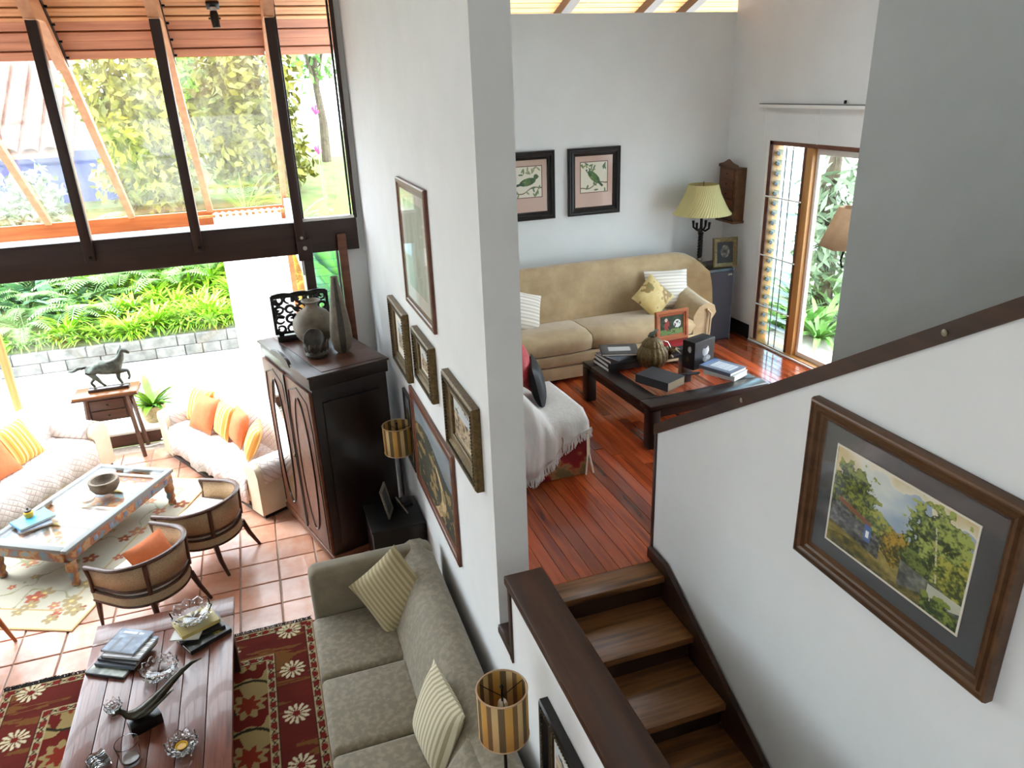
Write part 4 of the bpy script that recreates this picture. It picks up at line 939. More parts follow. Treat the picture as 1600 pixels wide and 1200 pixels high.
# ------------------------------------------------------------------ altar table with the horse
t_ = thing('altar_table', 'small dark side table with two drawers and splayed legs', 'side table', (-3.26, 10.21, 0))
B().bb(-.38, .38, -.19, .2, .895, .935, .008).build('top', 'altar_top', t_)
B().bb(-.39, .39, -.2, .21, .885, .906, .006).build('top_edge', 'altar_wood', t_)
B().bb(-.23, .23, -.13, .14, .56, .885, .004).build('case', 'altar_wood', t_)
for z in (.72, .575):
    d = B().bb(-.20, .20, -.15, -.128, z, z+.135, .005).build('drawer', 'altar_wood', t_); B().lathe([(0, 0), (.012, .002), (.014, .012), (0, .018)], 10).build('knob', 'black_knob', d, loc=(0, -.15, z+.07), rot=(PI/2, 0, 0))
for sx in (-1, 1):
    B().poly([(sx*.24, .885), (sx*.36, .885), (sx*.355, .85), (sx*.30, .82), (sx*.25, .74)], (-.012, .012), 'y').build('bracket', 'altar_wood', t_)
    for sy in (-1, 1): B().tube([(sx*.235, sy*.13, .89), (sx*.30, sy*.19, 0)], [.030, .026], 4).build('leg', 'altar_wood', t_, 20)
h = thing('horse_figure', 'bronze prancing horse on a dark plinth on the small side table', 'figurine', (-3.22, 10.22, .936))
B().bb(-.24, .24, -.055, .055, 0, .04, .004).build('plinth', 'dark_wood_x', h)
J = [((.0, 0, .30), .075), ((-.13, 0, .31), .078), ((.13, 0, .30), .07), ((.19, 0, .37), .055), ((.23, 0, .46), .038), ((.245, 0, .515), .036), ((.29, 0, .49), .028), ((.335, 0, .455), .018),
     ((-.17, .03, .25), .045), ((-.14, .03, .17), .026), ((-.20, .03, .11), .017), ((-.16, .03, .045), .016),
     ((-.18, -.03, .25), .045), ((-.10, -.03, .17), .026), ((-.06, -.03, .10), .016), ((-.02, -.03, .06), .015),
     ((.14, .03, .22), .034), ((.13, .03, .13), .022), ((.165, .03, .045), .016),
     ((.17, -.03, .24), .034), ((.27, -.03, .24), .022), ((.275, -.03, .15), .015), ((.25, -.03, .11), .016),
     ((-.21, 0, .33), .02), ((-.29, 0, .335), .022), ((-.37, 0, .30), .02), ((-.42, 0, .31), .006)]
E_ = [(0, 1), (0, 2), (2, 3), (3, 4), (4, 5), (5, 6), (6, 7), (1, 8), (8, 9), (9, 10), (10, 11), (1, 12), (12, 13), (13, 14), (14, 15), (2, 16), (16, 17), (17, 18), (2, 19), (19, 20), (20, 21), (21, 22), (1, 23), (23, 24), (24, 25), (25, 26)]
me = bpy.data.meshes.new('body'); me.from_pydata([j[0] for j in J], E_, []); ob = bpy.data.objects.new('body', me); COL.objects.link(ob); ob.parent = h
sk = ob.modifiers.new('skin', 'SKIN'); sk.use_smooth_shade = True
for i, j in enumerate(J): me.skin_vertices[0].data[i].radius = (j[1]*1.12, j[1]*1.12); me.skin_vertices[0].data[i].use_root = (i == 0)
ob.modifiers.new('smooth', 'SUBSURF').render_levels = 2; me.materials.append(M['bronze'])
B().lathe([(.0, 0), (.082, .0), (.088, .05), (.085, .12), (0, .13)], 16).build('saddle', 'bronze', h, 50, loc=(-.05, 0, .315), rot=(0, PI/2, 0))
o = B(); o.tube([(.165, 0, .42), (.20, 0, .50), (.235, 0, .555)], [.014, .02, .008], 6, flat=.4); o.build('mane', 'bronze', h)
for sy in (-.014, .014): B().tube([(.238, sy, .54), (.242, sy*1.3, .575)], [.010, .002], 6).build('ear', 'bronze', h)
def pl_leafs(o, n, l0, l1, wid, spread, seed, droop=.5, segs=4):
    rr = random.Random(seed)
    for k in range(n):
        a0 = rr.random()*2*PI; l = rr.uniform(l0, l1); lift = rr.uniform(.5, 1.2); pts = []
        for s_ in range(segs+1):
            t = s_/segs; r = l*t*spread; z = l*(t*lift-droop*t*t); pts.append(Vector((r*math.cos(a0), r*math.sin(a0), z)))
        nn = Vector((-math.sin(a0), math.cos(a0), 0)); rows = []
        for s_, p_ in enumerate(pts):
            t = s_/segs; w_ = wid*l*(math.sin(PI*min(1, .12+t*.88))**.8)+.001; rows.append([p_-nn*w_, p_+Vector((0, 0, -w_*.3)), p_+nn*w_])
        o.strip(rows)
p = thing('potted_plant', 'green leafy plant in a woven basket behind the small side table', 'plant', (-2.86, 10.78, .2))
B().lathe([(.12, 0), (.15, .05), (.17, .16), (.165, .24), (.15, .245), (.15, .2), (0, .19)], 20).build('basket', 'basket', p, 50)
o = B(); pl_leafs(o, 46, .3, .62, .09, .75, 4, .45); o.build('foliage', 'leaf_light', p, 60, loc=(0, 0, .2))
c = thing('white_cable', 'coiled white cable on the tiles beside the small side table', 'cable', (-2.78, 10.30, .0))
B().tube([(.03+.05*math.cos(t)*(1-.05*t), .05*math.sin(t), .012+.008*t) for t in np.linspace(0, 9, 40)]+[(.1, .1, .01), (-.15, .02, .01), (-.3, .05, .01)], .008, 6).build('cord', 'white_paint', c)
# ------------------------------------------------------------------ pictures
def picture(name, label, loc, rz, W_, H_, mw, prof, fmat, art=None, inset=None, matb=None, pic=None, nx=90, ny=90, lip=None, cat='picture', glass=False, tilt=0., rope=False):
    """framed picture; local x across, z up, faces -y; loc = centre on the wall. prof: (fraction of moulding width from the outside, height off the wall)"""
    p = thing(name, label, cat, loc, rot=(tilt, 0, rz)); o = B(); rows = []
    for f_, d in prof:
        a_ = W_/2-mw*f_; b__ = H_/2-mw*f_; rows.append([(-a_, -d, -b__), (a_, -d, -b__), (a_, -d, b__), (-a_, -d, b__)])
    vs_ = [[o.bm.verts.new(q) for q in r_] for r_ in rows]
    for i in range(len(vs_)-1):
        for j in range(4): o.bm.faces.new((vs_[i][j], vs_[i][(j+1) % 4], vs_[i+1][(j+1) % 4], vs_[i+1][j]))
    o.build('frame', fmat, p, 25)
    if rope:
        a_ = W_/2-mw*.28; b__ = H_/2-mw*.28; q = B(); ring = []
        for (xa, za), (xb, zb) in (((-a_, -b__), (a_, -b__)), ((a_, -b__), (a_, b__)), ((a_, b__), (-a_, b__)), ((-a_, b__), (-a_, -b__))):
            nn = int((abs(xb-xa)+abs(zb-za))/.022)
            for i in range(nn): q.box((xa+(xb-xa)*i/nn, -.052, za+(zb-za)*i/nn), (.017, .014, .017), .004, 1, Matrix.Rotation(.785, 4, 'Y'))
        q.build('carved_rope', 'dark_gilt', p, 0)
        a_ = W_/2-mw*.9; b__ = H_/2-mw*.9; q = B()
        for c0, c1 in (((-a_, -b__), (a_, -b__)), ((a_, -b__), (a_, b__)), ((a_, b__), (-a_, b__)), ((-a_, b__), (-a_, -b__))): q.cyl((c0[0], -.022, c0[1]), (c1[0], -.022, c1[1]), .007, n=6)
        q.build('inner_bead', 'gilt', p)
    iw, ih = W_-2*mw, H_-2*mw
    B().bb(-iw/2-.004, iw/2+.004, -.010, -.004, -ih/2-.004, ih/2+.004).build('mount', matb or 'mat_cream', p, 0)
    if art is not None:
        pw2, ph2, cx, cz = pic if pic else (iw, ih, 0, 0)
        if lip:
            q = B()
            for a_, b__, c_, d_ in ((cx-pw2/2-.008, cx+pw2/2+.008, cz+ph2/2, cz+ph2/2+.008), (cx-pw2/2-.008, cx+pw2/2+.008, cz-ph2/2-.008, cz-ph2/2), (cx-pw2/2-.008, cx-pw2/2, cz-ph2/2, cz+ph2/2), (cx+pw2/2, cx+pw2/2+.008, cz-ph2/2, cz+ph2/2)): q.bb(a_, b__, -.013, -.010, c_, d_)
            q.build('inner_lip', lip, p, 0)
        print_panel('image', pw2, ph2, nx, ny, art, 'painted', p, Matrix.Translation((cx, -.0115, cz)))
    if glass: B().bb(-iw/2, iw/2, -.018, -.016, -ih/2, ih/2).build('glass', 'table_glass', p, 0)
    return p
P_wide = [(0, 0), (0, .03), (.06, .042), (.16, .045), (.24, .036), (.34, .034), (.44, .044), (.56, .040), (.66, .026), (.78, .022), (.86, .026), (.94, .016), (1, .012), (1, .0)]
P_gilt = [(0, 0), (0, .045), (.08, .055), (.25, .05), (.45, .028), (.6, .022), (.7, .03), (.82, .028), (1, .012), (1, 0)]
P_flat = [(0, 0), (0, .022), (.15, .028), (.5, .026), (.6, .018), (.85, .016), (1, .01), (1, 0)]
def tree_blob(c, u, v, cx, cy, rx, ry, dark, light, seed, dens=.44):
    n1 = fbm(u*26+seed, v*22+seed, 4); d = ((u-cx)/rx)**2+((v-cy)/ry)**2
    k = (d+(.47-n1)*2.2 < 1); t = (n1-.32)*3+(v-cy)/ry*.35+(u-cx)/rx*.2+(vnoise(u*85+seed, v*62)-.5)*1.1
    cc = lerp(dark, light, t); c[k] = cc[k]; return c
def watercolor(u, v):
    c = lerp((214, 218, 206), (150, 168, 186), fbm(u*3+3, v*4)*2.2-.55)
    k = fbm(u*3.2+9, v*3+2); c = np.where((k > .53)[..., None], lerp((226, 224, 210), (198, 176, 120), (k-.5)*4), c)
    hill = v < .62-.32*(u-.25)+.02*np.sin(u*20); c[hill] = lerp((86, 118, 82), (132, 156, 120), fbm(u*6, v*8)*1.6-.3)[hill]
    c = tree_blob(c, u, v, .17, .60, .20, .30, (40, 52, 22), (136, 142, 52), 3)
    c = tree_blob(c, u, v, .36, .40, .13, .18, (58, 74, 28), (160, 160, 66), 8)
    gd = v < .36-.1*u+.03*np.sin(u*14); c[gd] = lerp((92, 84, 44), (178, 160, 92), fbm(u*12, v*14)*1.8-.4)[gd]
    wl = (u < .42) & (v < .46-.25*u) & (v > .22-.18*u); st_ = fbm(u*40, v*34, 2); c[wl] = lerp((46, 50, 50), (136, 134, 122), st_*1.8-.35)[wl]
    rf = (u > .06) & (u < .34) & (np.abs(v-(.50-.30*(u-.05))) < .025); c[rf] = (126, 76, 48)
    hs_ = (u > .29) & (u < .345) & (v > .24) & (v < .41); c[hs_] = (72, 100, 146); c[(np.abs(u-.318) < .012) & (v > .28) & (v < .35)] = (232, 234, 230)
    c = tree_blob(c, u, v, .53, .36, .13, .16, (60, 62, 24), (176, 142, 54), 12)
    c = tree_blob(c, u, v, .80, .62, .22, .36, (46, 64, 30), (158, 168, 84), 17)
    c = tree_blob(c, u, v, .95, .42, .14, .22, (60, 74, 30), (170, 166, 70), 21)
    c = tree_blob(c, u, v, .66, .34, .10, .10, (44, 56, 30), (110, 124, 56), 25)
    tr = (np.abs(u-(.80-.12*(v-.5))) < .006) & (v > .30) & (v < .8) & (fbm(u*30, v*30) > .4); c[tr] = (196, 188, 160)
    rw = (u > .58) & (v < .30-.12*(u-.6)) & (v > .06); c[rw] = lerp((70, 74, 70), (150, 150, 136), fbm(u*24, v*22, 2)*1.9-.4)[rw]
    rd = (u > .78) & (v < .26) & (v > .10+.5*(u-.85)); c[rd] = lerp((160, 164, 148), (206, 204, 184), fbm(u*8, v*8))[rd]
    c = tree_blob(c, u, v, .88, .05, .16, .13, (40, 56, 26), (126, 140, 60), 29)
    fg = (v < .10+.05*np.sin(u*9)) & (u < .75); c[fg] = lerp((56, 62, 30), (156, 130, 66), fbm(u*18, v*18)*2-.5)[fg]
    return c
def old_landscape(u, v):
    c = lerp((34, 38, 28), (72, 68, 44), fbm(u*5, v*5)*1.8-.4); sk = v > .72+.1*np.sin(u*5); c[sk] = lerp((90, 104, 120), (150, 152, 146), fbm(u*4, v*6))[sk]
    pth = np.abs(u-(.55+.2*np.sin(v*5))) < .06*(1.2-v); c[pth & (v < .6)] = (190, 164, 120); k = fbm(u*12, v*12) > .58; c[k & (v < .75)] = (140, 116, 70); return c
def pale_green(u, v): return lerp((172, 180, 152), (206, 208, 192), fbm(u*9, v*3)*1.5-.2)
def small_scene(u, v):
    c = lerp((196, 178, 150), (140, 120, 92), fbm(u*5, v*6)*1.8-.4); c[v > .62] = lerp((170, 182, 192), (214, 214, 204), fbm(u*5, v*5))[v > .62]; k = fbm(u*10+4, v*10) > .6; c[k] = (92, 72, 52); return c
RL = -PI/2
def wall_pic(label, ya, yb, za, zb, X=-.002, **kw): return picture('picture', label, (X, (ya+yb)/2, (za+zb)/2), RL, yb-ya, zb-za, **kw)
wall_pic('large watercolour landscape in a broad walnut frame on the stair wall', 1.285, 2.235, 2.488, 3.215, .994, mw=.075, prof=P_wide, fmat='walnut_frame', art=watercolor, matb='mat_grey', pic=(.63, .425, -.005, -.002), nx=330, ny=230, lip='mat_cream', glass=True)
wall_pic('tall pale green picture in a bronze frame, uppermost on the picture wall', 4.80, 5.76, 2.85, 3.82, mw=.07, prof=P_flat, fmat='frame_red', art=pale_green, pic=(.62, .66, 0, .02), matb='mat_cream', glass=True)
wall_pic('narrow-looking gilt picture farthest along the wall in the middle row', 5.88, 6.58, 2.09, 2.70, mw=.11, prof=P_gilt, rope=True, fmat='gilt', art=small_scene, pic=(.30, .24, 0, 0), matb='mat_cream')
wall_pic('small gilt picture in the centre of the middle row', 4.92, 5.53, 2.28, 2.71, mw=.11, prof=P_gilt, rope=True, fmat='gilt', art=small_scene, pic=(.32, .17, 0, 0), matb='mat_cream')
wall_pic('deep gilt picture nearest the wall end', 3.81, 4.55, 2.14, 2.69, mw=.135, prof=P_gilt, rope=True, fmat='gilt', art=small_scene, pic=(.46, .27, 0, 0))
wall_pic('big dark oil landscape low on the wall above the grey sofa', 4.56, 6.04, 1.09, 2.02, mw=.10, prof=P_flat, fmat='frame_red', art=old_landscape, nx=130)
wall_pic('thin dark frame half hidden behind the striped lamp', 6.08, 6.40, 1.12, 1.86, mw=.04, prof=P_flat, fmat='black_frame', art=old_landscape)
wall_pic('black carved frame on the low wall under the stair cap at the bottom edge', 2.05, 2.80, .86, 1.46, mw=.11, prof=P_gilt, rope=True, fmat='black_frame', art=small_scene, pic=(.48, .34, 0, 0))
def bird_art(seed):
    def f(u, v):
        c = full(u, (226, 222, 202)); x = u-.5; y = v-.5
        br = np.abs(y-(-.28+.25*x+.05*np.sin(x*9))) < .018; c[br] = (104, 84, 60)
        rr = random.Random(seed)
        for k in range(20):
            cx, cy, a0 = rr.uniform(-.45, .45), rr.choice((rr.uniform(-.46, -.18), rr.uniform(.2, .45))), rr.random()*3.1; ca, sa = math.cos(a0), math.sin(a0)
            e = (((x-cx)*ca+(y-cy)*sa)/.085)**2+((-(x-cx)*sa+(y-cy)*ca)/.028)**2; c[e < 1] = rr.choice([(110, 134, 84), (142, 150, 104), (80, 110, 72)])
        ca, sa = math.cos(-.75), math.sin(-.75) 
        if seed == 2: ca, sa = math.cos(.22), math.sin(.22)
        bx = x*ca+y*sa; by = -x*sa+y*ca; n1 = fbm(u*14, v*14)
        body = (bx/.30)**2+(by/.125)**2 < 1; c[body] = lerp((34, 70, 36), (110, 148, 66), n1*1.9-.45)[body]
        tail = (np.abs(by+.01) < .04) & ((bx > .2) & (bx < .46) if seed != 2 else (bx < -.2) & (bx > -.5)); c[tail] = (44, 74, 48)
        hx, hy = (-.22, .24) if seed != 2 else (.30, .16)
        hd = (x-hx)**2+(y-hy)**2 < .085**2; c[hd] = (64, 100, 52)
        if seed != 2: c[((x-hx+.02)/.05)**2+((y-hy-.02)/.07)**2 < 1] = (222, 222, 210); c[((x-hx+.06)/.04)**2+((y-hy)/.03)**2 < 1] = (90, 80, 70)
        else: c[((x-hx-.07)/.04)**2+((y-hy)/.03)**2 < 1] = (90, 80, 60)
        return c
    return f
for lab, xa, xb, sd in (('green bird print in a dark frame with pink mount, nearer the corner lamp', 2.115, 2.722, 1), ('green bird print in a dark frame with pink mount, half hidden by the wall end', 1.36, 1.962, 2)):
    picture('picture', lab, ((xa+xb)/2, YB-.002, 3.437), 0, xb-xa, .70, mw=.085, prof=P_wide, fmat='black_frame', art=bird_art(sd), matb='mat_pink', pic=(.31, .31, 0, .045), lip='frame_red', glass=True, nx=120, ny=120)
# ------------------------------------------------------------------ upper room furniture
s = thing('sofa', 'tan velvet sofa with a curved back under the bird prints', 'sofa', (2.05, 6.42, UF))
xl, xr = -1.25, 1.28
B().bb(xl+.1, xr-.06, .05, .80, .02, .17, .02).build('base', 'velvet', s)
B().bb(xl+.1, xr-.08, .012, .06, .035, .17, .015).build('skirt', 'velvet', s); B().bb(xl+.1, xr-.08, .0, .06, .175, .30, .03, 3).build('rail', 'velvet', s)
for xa, xb in ((xl+.15, -.12), (-.11, xr-.22)):
    o = B(); rows = []
    for x in np.linspace(0, 1, 15):
        b2 = 1-abs(2*x-1)**6; X_ = xa+(xb-xa)*x
        rows.append([(X_, -.0+.05*(1-b2), .31), (X_, -.03+.05*(1-b2), .40), (X_, .0+.04*(1-b2), .455+.02*b2), (X_, .2, .48+.025*b2), (X_, .5, .47+.02*b2), (X_, .62, .45), (X_, .62, .31)])
    o.strip(rows); o.face(rows[0]); o.face(rows[-1]); o.build('seat_cushion', 'velvet', s, 60)
o = B(); rows = []
for x in np.linspace(xl, xr+.20, 34):
    t = (x-xl)/(xr+.20-xl); wing = max(0, (t-.88)/.12); fw = .0-.24*wing**2; k = 1.03-.015*abs(2*t-1)**2-.16*wing**3.2
    rows.append([(x, .60+fw, .44), (x, .63+fw, .66), (x, .66+fw, k-.10), (x, .70+fw, k-.02), (x, .76+fw*.8, k), (x, .82+fw*.7, k-.03), (x, .85+fw*.5, k-.12), (x, .85, .05)])
o.strip(rows); o.face(rows[0]); o.face(rows[-1]); o.build('backrest', 'velvet', s, 60)
o = B(); rows = []
for y in np.linspace(.0, .72, 10):
    up = .12*(y/.72)**1.5; a_ = xr-.24
    rows.append([(a_, y+.03, .06), (a_-.01, y+.02, .50+up), (a_+.04, y, .60+up), (a_+.13, y, .635+up), (a_+.22, y, .60+up), (a_+.25, y+.01, .52+up), (a_+.20, y+.03, .42), (a_+.21, y+.03, .06)])
o.strip(rows); o.face(rows[0]); o.face(rows[-1]); o.build('arm', 'velvet', s, 60)
B().tube([(xr-.11, -.002, .50+.07), (xr-.06, -.004, .52), (xr-.07, -.002, .3), (xr-.12, 0, .06)], .012, 6).build('arm_piping', 'velvet', s)
o = B().bb(xl-.05, xl+.16, .0, .75, .04, .62, .06, 3); o.build('arm', 'velvet', s, 60)
for sx in (xl+.15, xr-.15): B().cyl((sx, .1, 0), (sx, .1, .03), .03).build('foot', 'dark_wood_z', s)
c = thing('cushion', 'large pale striped cushion in the corner of the tan sofa', 'cushion', (3.03, 6.92, UF+.685)); B().cushion(.50, .42, .15).build('pillow', 'pale_stripe', c, 60).rotation_euler = (1.2, .03, -.12)
m_, nt_, b__ = nodes('gold_floral'); setp(b__, .6, sheen=.3); cc_ = ramp(nt_, noise(nt_, coords(nt_), 9, 2), [(.4, (196, 172, 108)), (.56, (206, 186, 128)), (.62, (150, 110, 58)), (.7, (120, 116, 62))]); nt_.links.new(cc_, b__.inputs['Base Color'])
c = thing('cushion', 'gold flowered cushion standing on its corner on the tan sofa', 'cushion', (2.78, 6.77, UF+.665)); B().cushion(.36, .36, .13).build('pillow', 'gold_floral', c, 60).rotation_euler = (1.15, .0, .0); c.children[0].rotation_euler = (Matrix.Rotation(1.15, 3, 'X') @ Matrix.Rotation(.72, 3, 'Z')).to_euler()
c = thing('cushion', 'pale striped cushion at the left of the tan sofa beside the wall end', 'cushion', (1.35, 6.88, UF+.66)); B().cushion(.46, .42, .15).build('pillow', 'pale_stripe', c, 60).rotation_euler = (1.15, .35, .2)
# loudspeaker with lamp and photo
sp = thing('loudspeaker', 'tall dark grey loudspeaker used as a lamp stand in the corner', 'speaker', (3.70, 7.12, UF))
B().bb(-.20, .17, -.19, .22, 0, .83, .006).build('cabinet', 'black_paint', sp); B().bb(-.195, .165, -.212, -.19, .02, .80, .008).build('grille', 'speaker_cloth', sp); B().bb(.09, .14, -.2145, -.2115, .755, .772).build('badge', 'silver_gilt', sp, 0)
B().bb(.163, .175, -.2, .22, .0, .83, .003).build('side_trim', 'eave_grey', sp)
l = thing('table_lamp', 'black barley-twist lamp with pleated cream shade in the corner', 'lamp', (3.57, 7.16, UF+.831))
B().lathe([(.075, 0), (.075, .015), (.05, .03), (.03, .06), (.035, .08), (.02, .10)], 18).build('base', 'silver_gilt', l)
for k in range(2): B().tube([(.014*math.cos(t*1.0+k*PI), .014*math.sin(t+k*PI), .1+.26*t/25) for t in np.linspace(0, 25, 70)], .016, 6).build('twist', 'iron', l, 60)
B().lathe([(.028, .36), (.035, .375), (.02, .39), (.016, .45), (.016, .60)], 12).build('socket', 'iron', l)
for k in range(4):
    a_ = k*PI/2+.5; B().tube([(0, 0, .42), (.05*math.cos(a_), .05*math.sin(a_), .40), (.095*math.cos(a_), .095*math.sin(a_), .43), (.10*math.cos(a_), .10*math.sin(a_), .50)], [.012, .011, .012, .016], 8).build('branch', 'iron', l)
o = B(); o.strip([[(r_*(1+.012*math.cos(60*t))*math.cos(t+tw), r_*(1+.012*math.cos(60*t))*math.sin(t+tw), z) for t in np.linspace(0, 2*PI, 361)] for r_, z, tw in ((.315, .585, 0), (.285, .62, .06), (.24, .70, .2), (.19, .80, .34), (.16, .90, .45))]); o.build('shade', 'pleated_shade', l, 60)
B().cyl((0, 0, .60), (0, 0, .93), .006, n=8).build('finial', 'silver_gilt', l)
f_ = picture('photo_frame', 'gilt framed dark portrait photograph standing on the loudspeaker', (3.80, 7.02, UF+.99), -.12, .29, .33, mw=.05, prof=[(0, 0), (0, .02), (.3, .026), (.7, .02), (1, .012), (1, 0)], fmat='gilt', art=lambda u, v: np.where(((((u-.5)/.28)**2+((v-.55)/.3)**2 < 1))[..., None], lerp((40, 36, 32), (150, 134, 116), fbm(u*7, v*7)*1.6-.3), full(u, (34, 32, 30))), cat='photo frame', tilt=-.12)
k_ = thing('spice_rack', 'narrow wooden wall rack with five little drawers', 'rack', (XR-.002, 7.27, 2.9), RL)
B().bb(-.16, .16, -.13, 0, .03, .60, .004).build('case', 'walnut_frame', k_); B().bb(-.175, .175, -.145, 0, .0, .03, .006).build('base', 'walnut_frame', k_)
B().poly([(-.17, .60), (-.17, .63), (-.08, .65), (0, .685), (.08, .65), (.17, .63), (.17, .60)], (-.14, -.12), 'y').build('crest', 'walnut_frame', k_)
for k in range(5):
    d = B().bb(-.12, .12, -.142, -.128, .055+.108*k, .145+.108*k, .004).build('drawer', 'frame_red', k_); B().lathe([(0, 0), (.008, .002), (.01, .01), (0, .014)], 8).build('knob', 'black_knob', d, loc=(0, -.142, .10+.108*k), rot=(PI/2, 0, 0))
# black coffee table with inset glass
ct = thing('coffee_table', 'black lacquered square coffee table with a mirror-like glass inset', 'table', (2.225, 5.42, UF), .05)
hx, hy = .58, .60
for a_, b_, c_, d_ in ((-hx, hx, -hy, -hy+.17), (-hx, hx, hy-.17, hy), (-hx, -hx+.17, -hy+.171, hy-.171), (hx-.17, hx, -hy+.171, hy-.171)): B().bb(a_, b_, c_, d_, .335, .38, .008).build('top_border', 'mahogany', ct)
B().bb(-hx+.171, hx-.171, -hy+.171, hy-.171, .366, .374).build('glass_inset', 'table_glass', ct, 0)
for a_, b_, c_, d_ in ((-hx+.03, hx-.03, -hy+.03, -hy+.06), (-hx+.03, hx-.03, hy-.06, hy-.03), (-hx+.03, -hx+.06, -hy+.06, hy-.06), (hx-.06, hx-.03, -hy+.06, hy-.06)): B().bb(a_, b_, c_, d_, .26, .334).build('apron', 'mahogany', ct, 0)
for sx in (-1, 1):
    for sy in (-1, 1): B().bb(sx*(hx-.05)-.048, sx*(hx-.05)+.048, sy*(hy-.05)-.048, sy*(hy-.05)+.048, 0, .33, .004).build('leg', 'mahogany', ct)
zt = UF+.381
gb = 'books stacked on the black coffee table\'s left corner'
for i, (mt, w_, h_, t, rz_, lab) in enumerate((('book_black', .40, .30, .035, .05, 'thick black book at the bottom of the stack by the pumpkin jar'), ('book_black', .38, .29, .035, .0, 'black book with dark ribbon second from the bottom by the pumpkin jar'), ('book_charcoal', .36, .28, .03, .08, 'charcoal book in the middle of the stack by the pumpkin jar'), ('book_slate', .33, .26, .018, .35, 'slim grey book second from top by the pumpkin jar'))):
    book(lab, (1.90, 5.78, zt+sum((.035, .035, .03, .018)[:i])), rz_+PI/2, h_, w_, t, mt, gb)
def art_sq(u, v):
    c = full(u, (54, 56, 60)); c[(np.abs(u-.5) < .3) & (np.abs(v-.5) < .22)] = (196, 198, 200); return c
book('grey album with a pale square on top of the stack by the pumpkin jar', (1.90, 5.80, zt+.118), -.35, .34, .27, .022, 'book_charcoal', gb, art=art_sq)
pk = thing('pumpkin_jar', 'ribbed bronze pumpkin jar with a bird finial on the black coffee table', 'jar', (2.12, 5.58, zt))
o = B(); rows = []
for r_, z in ((.05, 0), (.10, .03), (.135, .09), (.13, .15), (.10, .20), (.085, .21)): rows.append([(r_*(1+.07*abs(math.cos(8*t)))*math.cos(t), r_*(1+.07*abs(math.cos(8*t)))*math.sin(t), z) for t in np.linspace(0, 2*PI, 97)[:-1]])
o.strip(rows, True); o.build('jar', 'gilt', pk, 60)
o = B(); rows = []
for r_, z in ((.095, .21), (.09, .235), (.06, .27), (.02, .29)): rows.append([(r_*(1+.06*abs(math.cos(8*t)))*math.cos(t), r_*(1+.06*abs(math.cos(8*t)))*math.sin(t), z) for t in np.linspace(0, 2*PI, 97)[:-1]])
o.strip(rows, True); o.build('lid', 'gilt', pk, 60)
o = B(); o.tube([(-.05, 0, .30), (-.02, 0, .315), (.02, 0, .33), (.035, 0, .355), (.055, 0, .35)], [.005, .022, .018, .012, .003], 8); o.tube([(0, 0, .28), (0, 0, .31)], .01, 6); o.build('bird_finial', 'bronze', pk, 60)
fg = thing('brass_ornament', 'yellowed metal flower ornament behind the pumpkin jar', 'ornament', (2.40, 5.74, zt)); o = B()
for k in range(7): o.tube([(0, 0, .03), (.05*math.cos(k*.9), .05*math.sin(k*.9), .09), (.10*math.cos(k*.9), .10*math.sin(k*.9), .07+.02*math.sin(k*3))], [.015, .022, .006], 7, flat=.5)
o.lathe([(.03, 0), (.035, .01), (.012, .03), (0, .05)], 12); o.build('flower', 'gilt', fg, 60)
B().tube([(.03, .02, .06), (-.02, .02, .15), (-.07, .02, .17), (-.11, .02, .14), (-.11, .02, .09)], .005, 6).build('wire_stem', 'steel', fg)
def rider_art(u, v):
    c = lerp((28, 40, 26), (60, 78, 40), fbm(u*8, v*8)*1.5-.2); c[v < .3] = lerp((92, 120, 60), (130, 150, 90), fbm(u*9, v*9))[v < .3]
    c[((u-.28)/.12)**2+((v-.55)/.3)**2 < 1] = (150, 60, 50); c[((u-.26)/.06)**2+((v-.8)/.1)**2 < 1] = (220, 200, 190); c[((u-.75)/.16)**2+((v-.55)/.22)**2 < 1] = (214, 216, 214); c[(fbm(u*14, v*9) > .62)] = (40, 34, 30); return c
# three dark books lying under the photo, then the photo
gb = 'books under the framed photograph'
for i, (mt, lab) in enumerate((('book_black', 'black book at the bottom under the framed photograph'), ('book_charcoal', 'dark book in the middle under the framed photograph'), ('book_red', 'red-edged book directly under the framed photograph'))): book(lab, (2.50, 5.90, zt+.038*i), .04*i+PI/2, .2, .34, .036, mt, gb)
picture('photo_frame', 'wooden framed photograph of two riders standing on the black coffee table', (2.49, 5.90, zt+.116+.145), .06, .36, .29, mw=.055, prof=P_flat, fmat='orange_wood', art=rider_art, cat='photo frame', nx=70, ny=60, tilt=-.1)
bx = thing('boxed_set', 'upright black boxed set with a pale portrait on its front', 'box', (2.52, 5.46, zt), .32)
B().bb(-.135, .135, -.07, .07, 0, .26, .003).build('box', 'book_black', bx)
def portrait(u, v):
    c = full(u, (22, 23, 27)); k = ((u-.55)/.17)**2+((v-.6)/.2)**2 < 1; c[k] = lerp((120, 122, 126), (236, 236, 236), (u-.4)*3)[k]; k = ((u-.62)/.2)**2+((v-.3)/.13)**2 < 1; c[k] = lerp((60, 62, 66), (190, 192, 194), fbm(u*7, v*7)*1.5-.2)[k]
    c[((u-.52)/.13)**2+((v-.76)/.07)**2 < 1] = (40, 40, 44); c[(np.abs(v-.08) < .012) & (u > .3) & (u < .7) & (vnoise(u*50, v) > .4)] = (170, 170, 170); return c
print_panel('portrait_print', .26, .25, 50, 50, portrait, 'gloss_print', bx, Matrix.Translation((0, -.0712, .13)))
def small_faces(u, v): c = full(u, (22, 23, 27)); c[((u-.6)/.14)**2+((v-.72)/.12)**2 < 1] = (200, 200, 200); c[((u-.45)/.14)**2+((v-.35)/.1)**2 < 1] = (70, 60, 50); return c
print_panel('side_print', .13, .25, 24, 40, small_faces, 'gloss_print', bx, Matrix.Translation((-.1362, 0, .13)) @ Matrix.Rotation(-PI/2, 4, 'Z'))
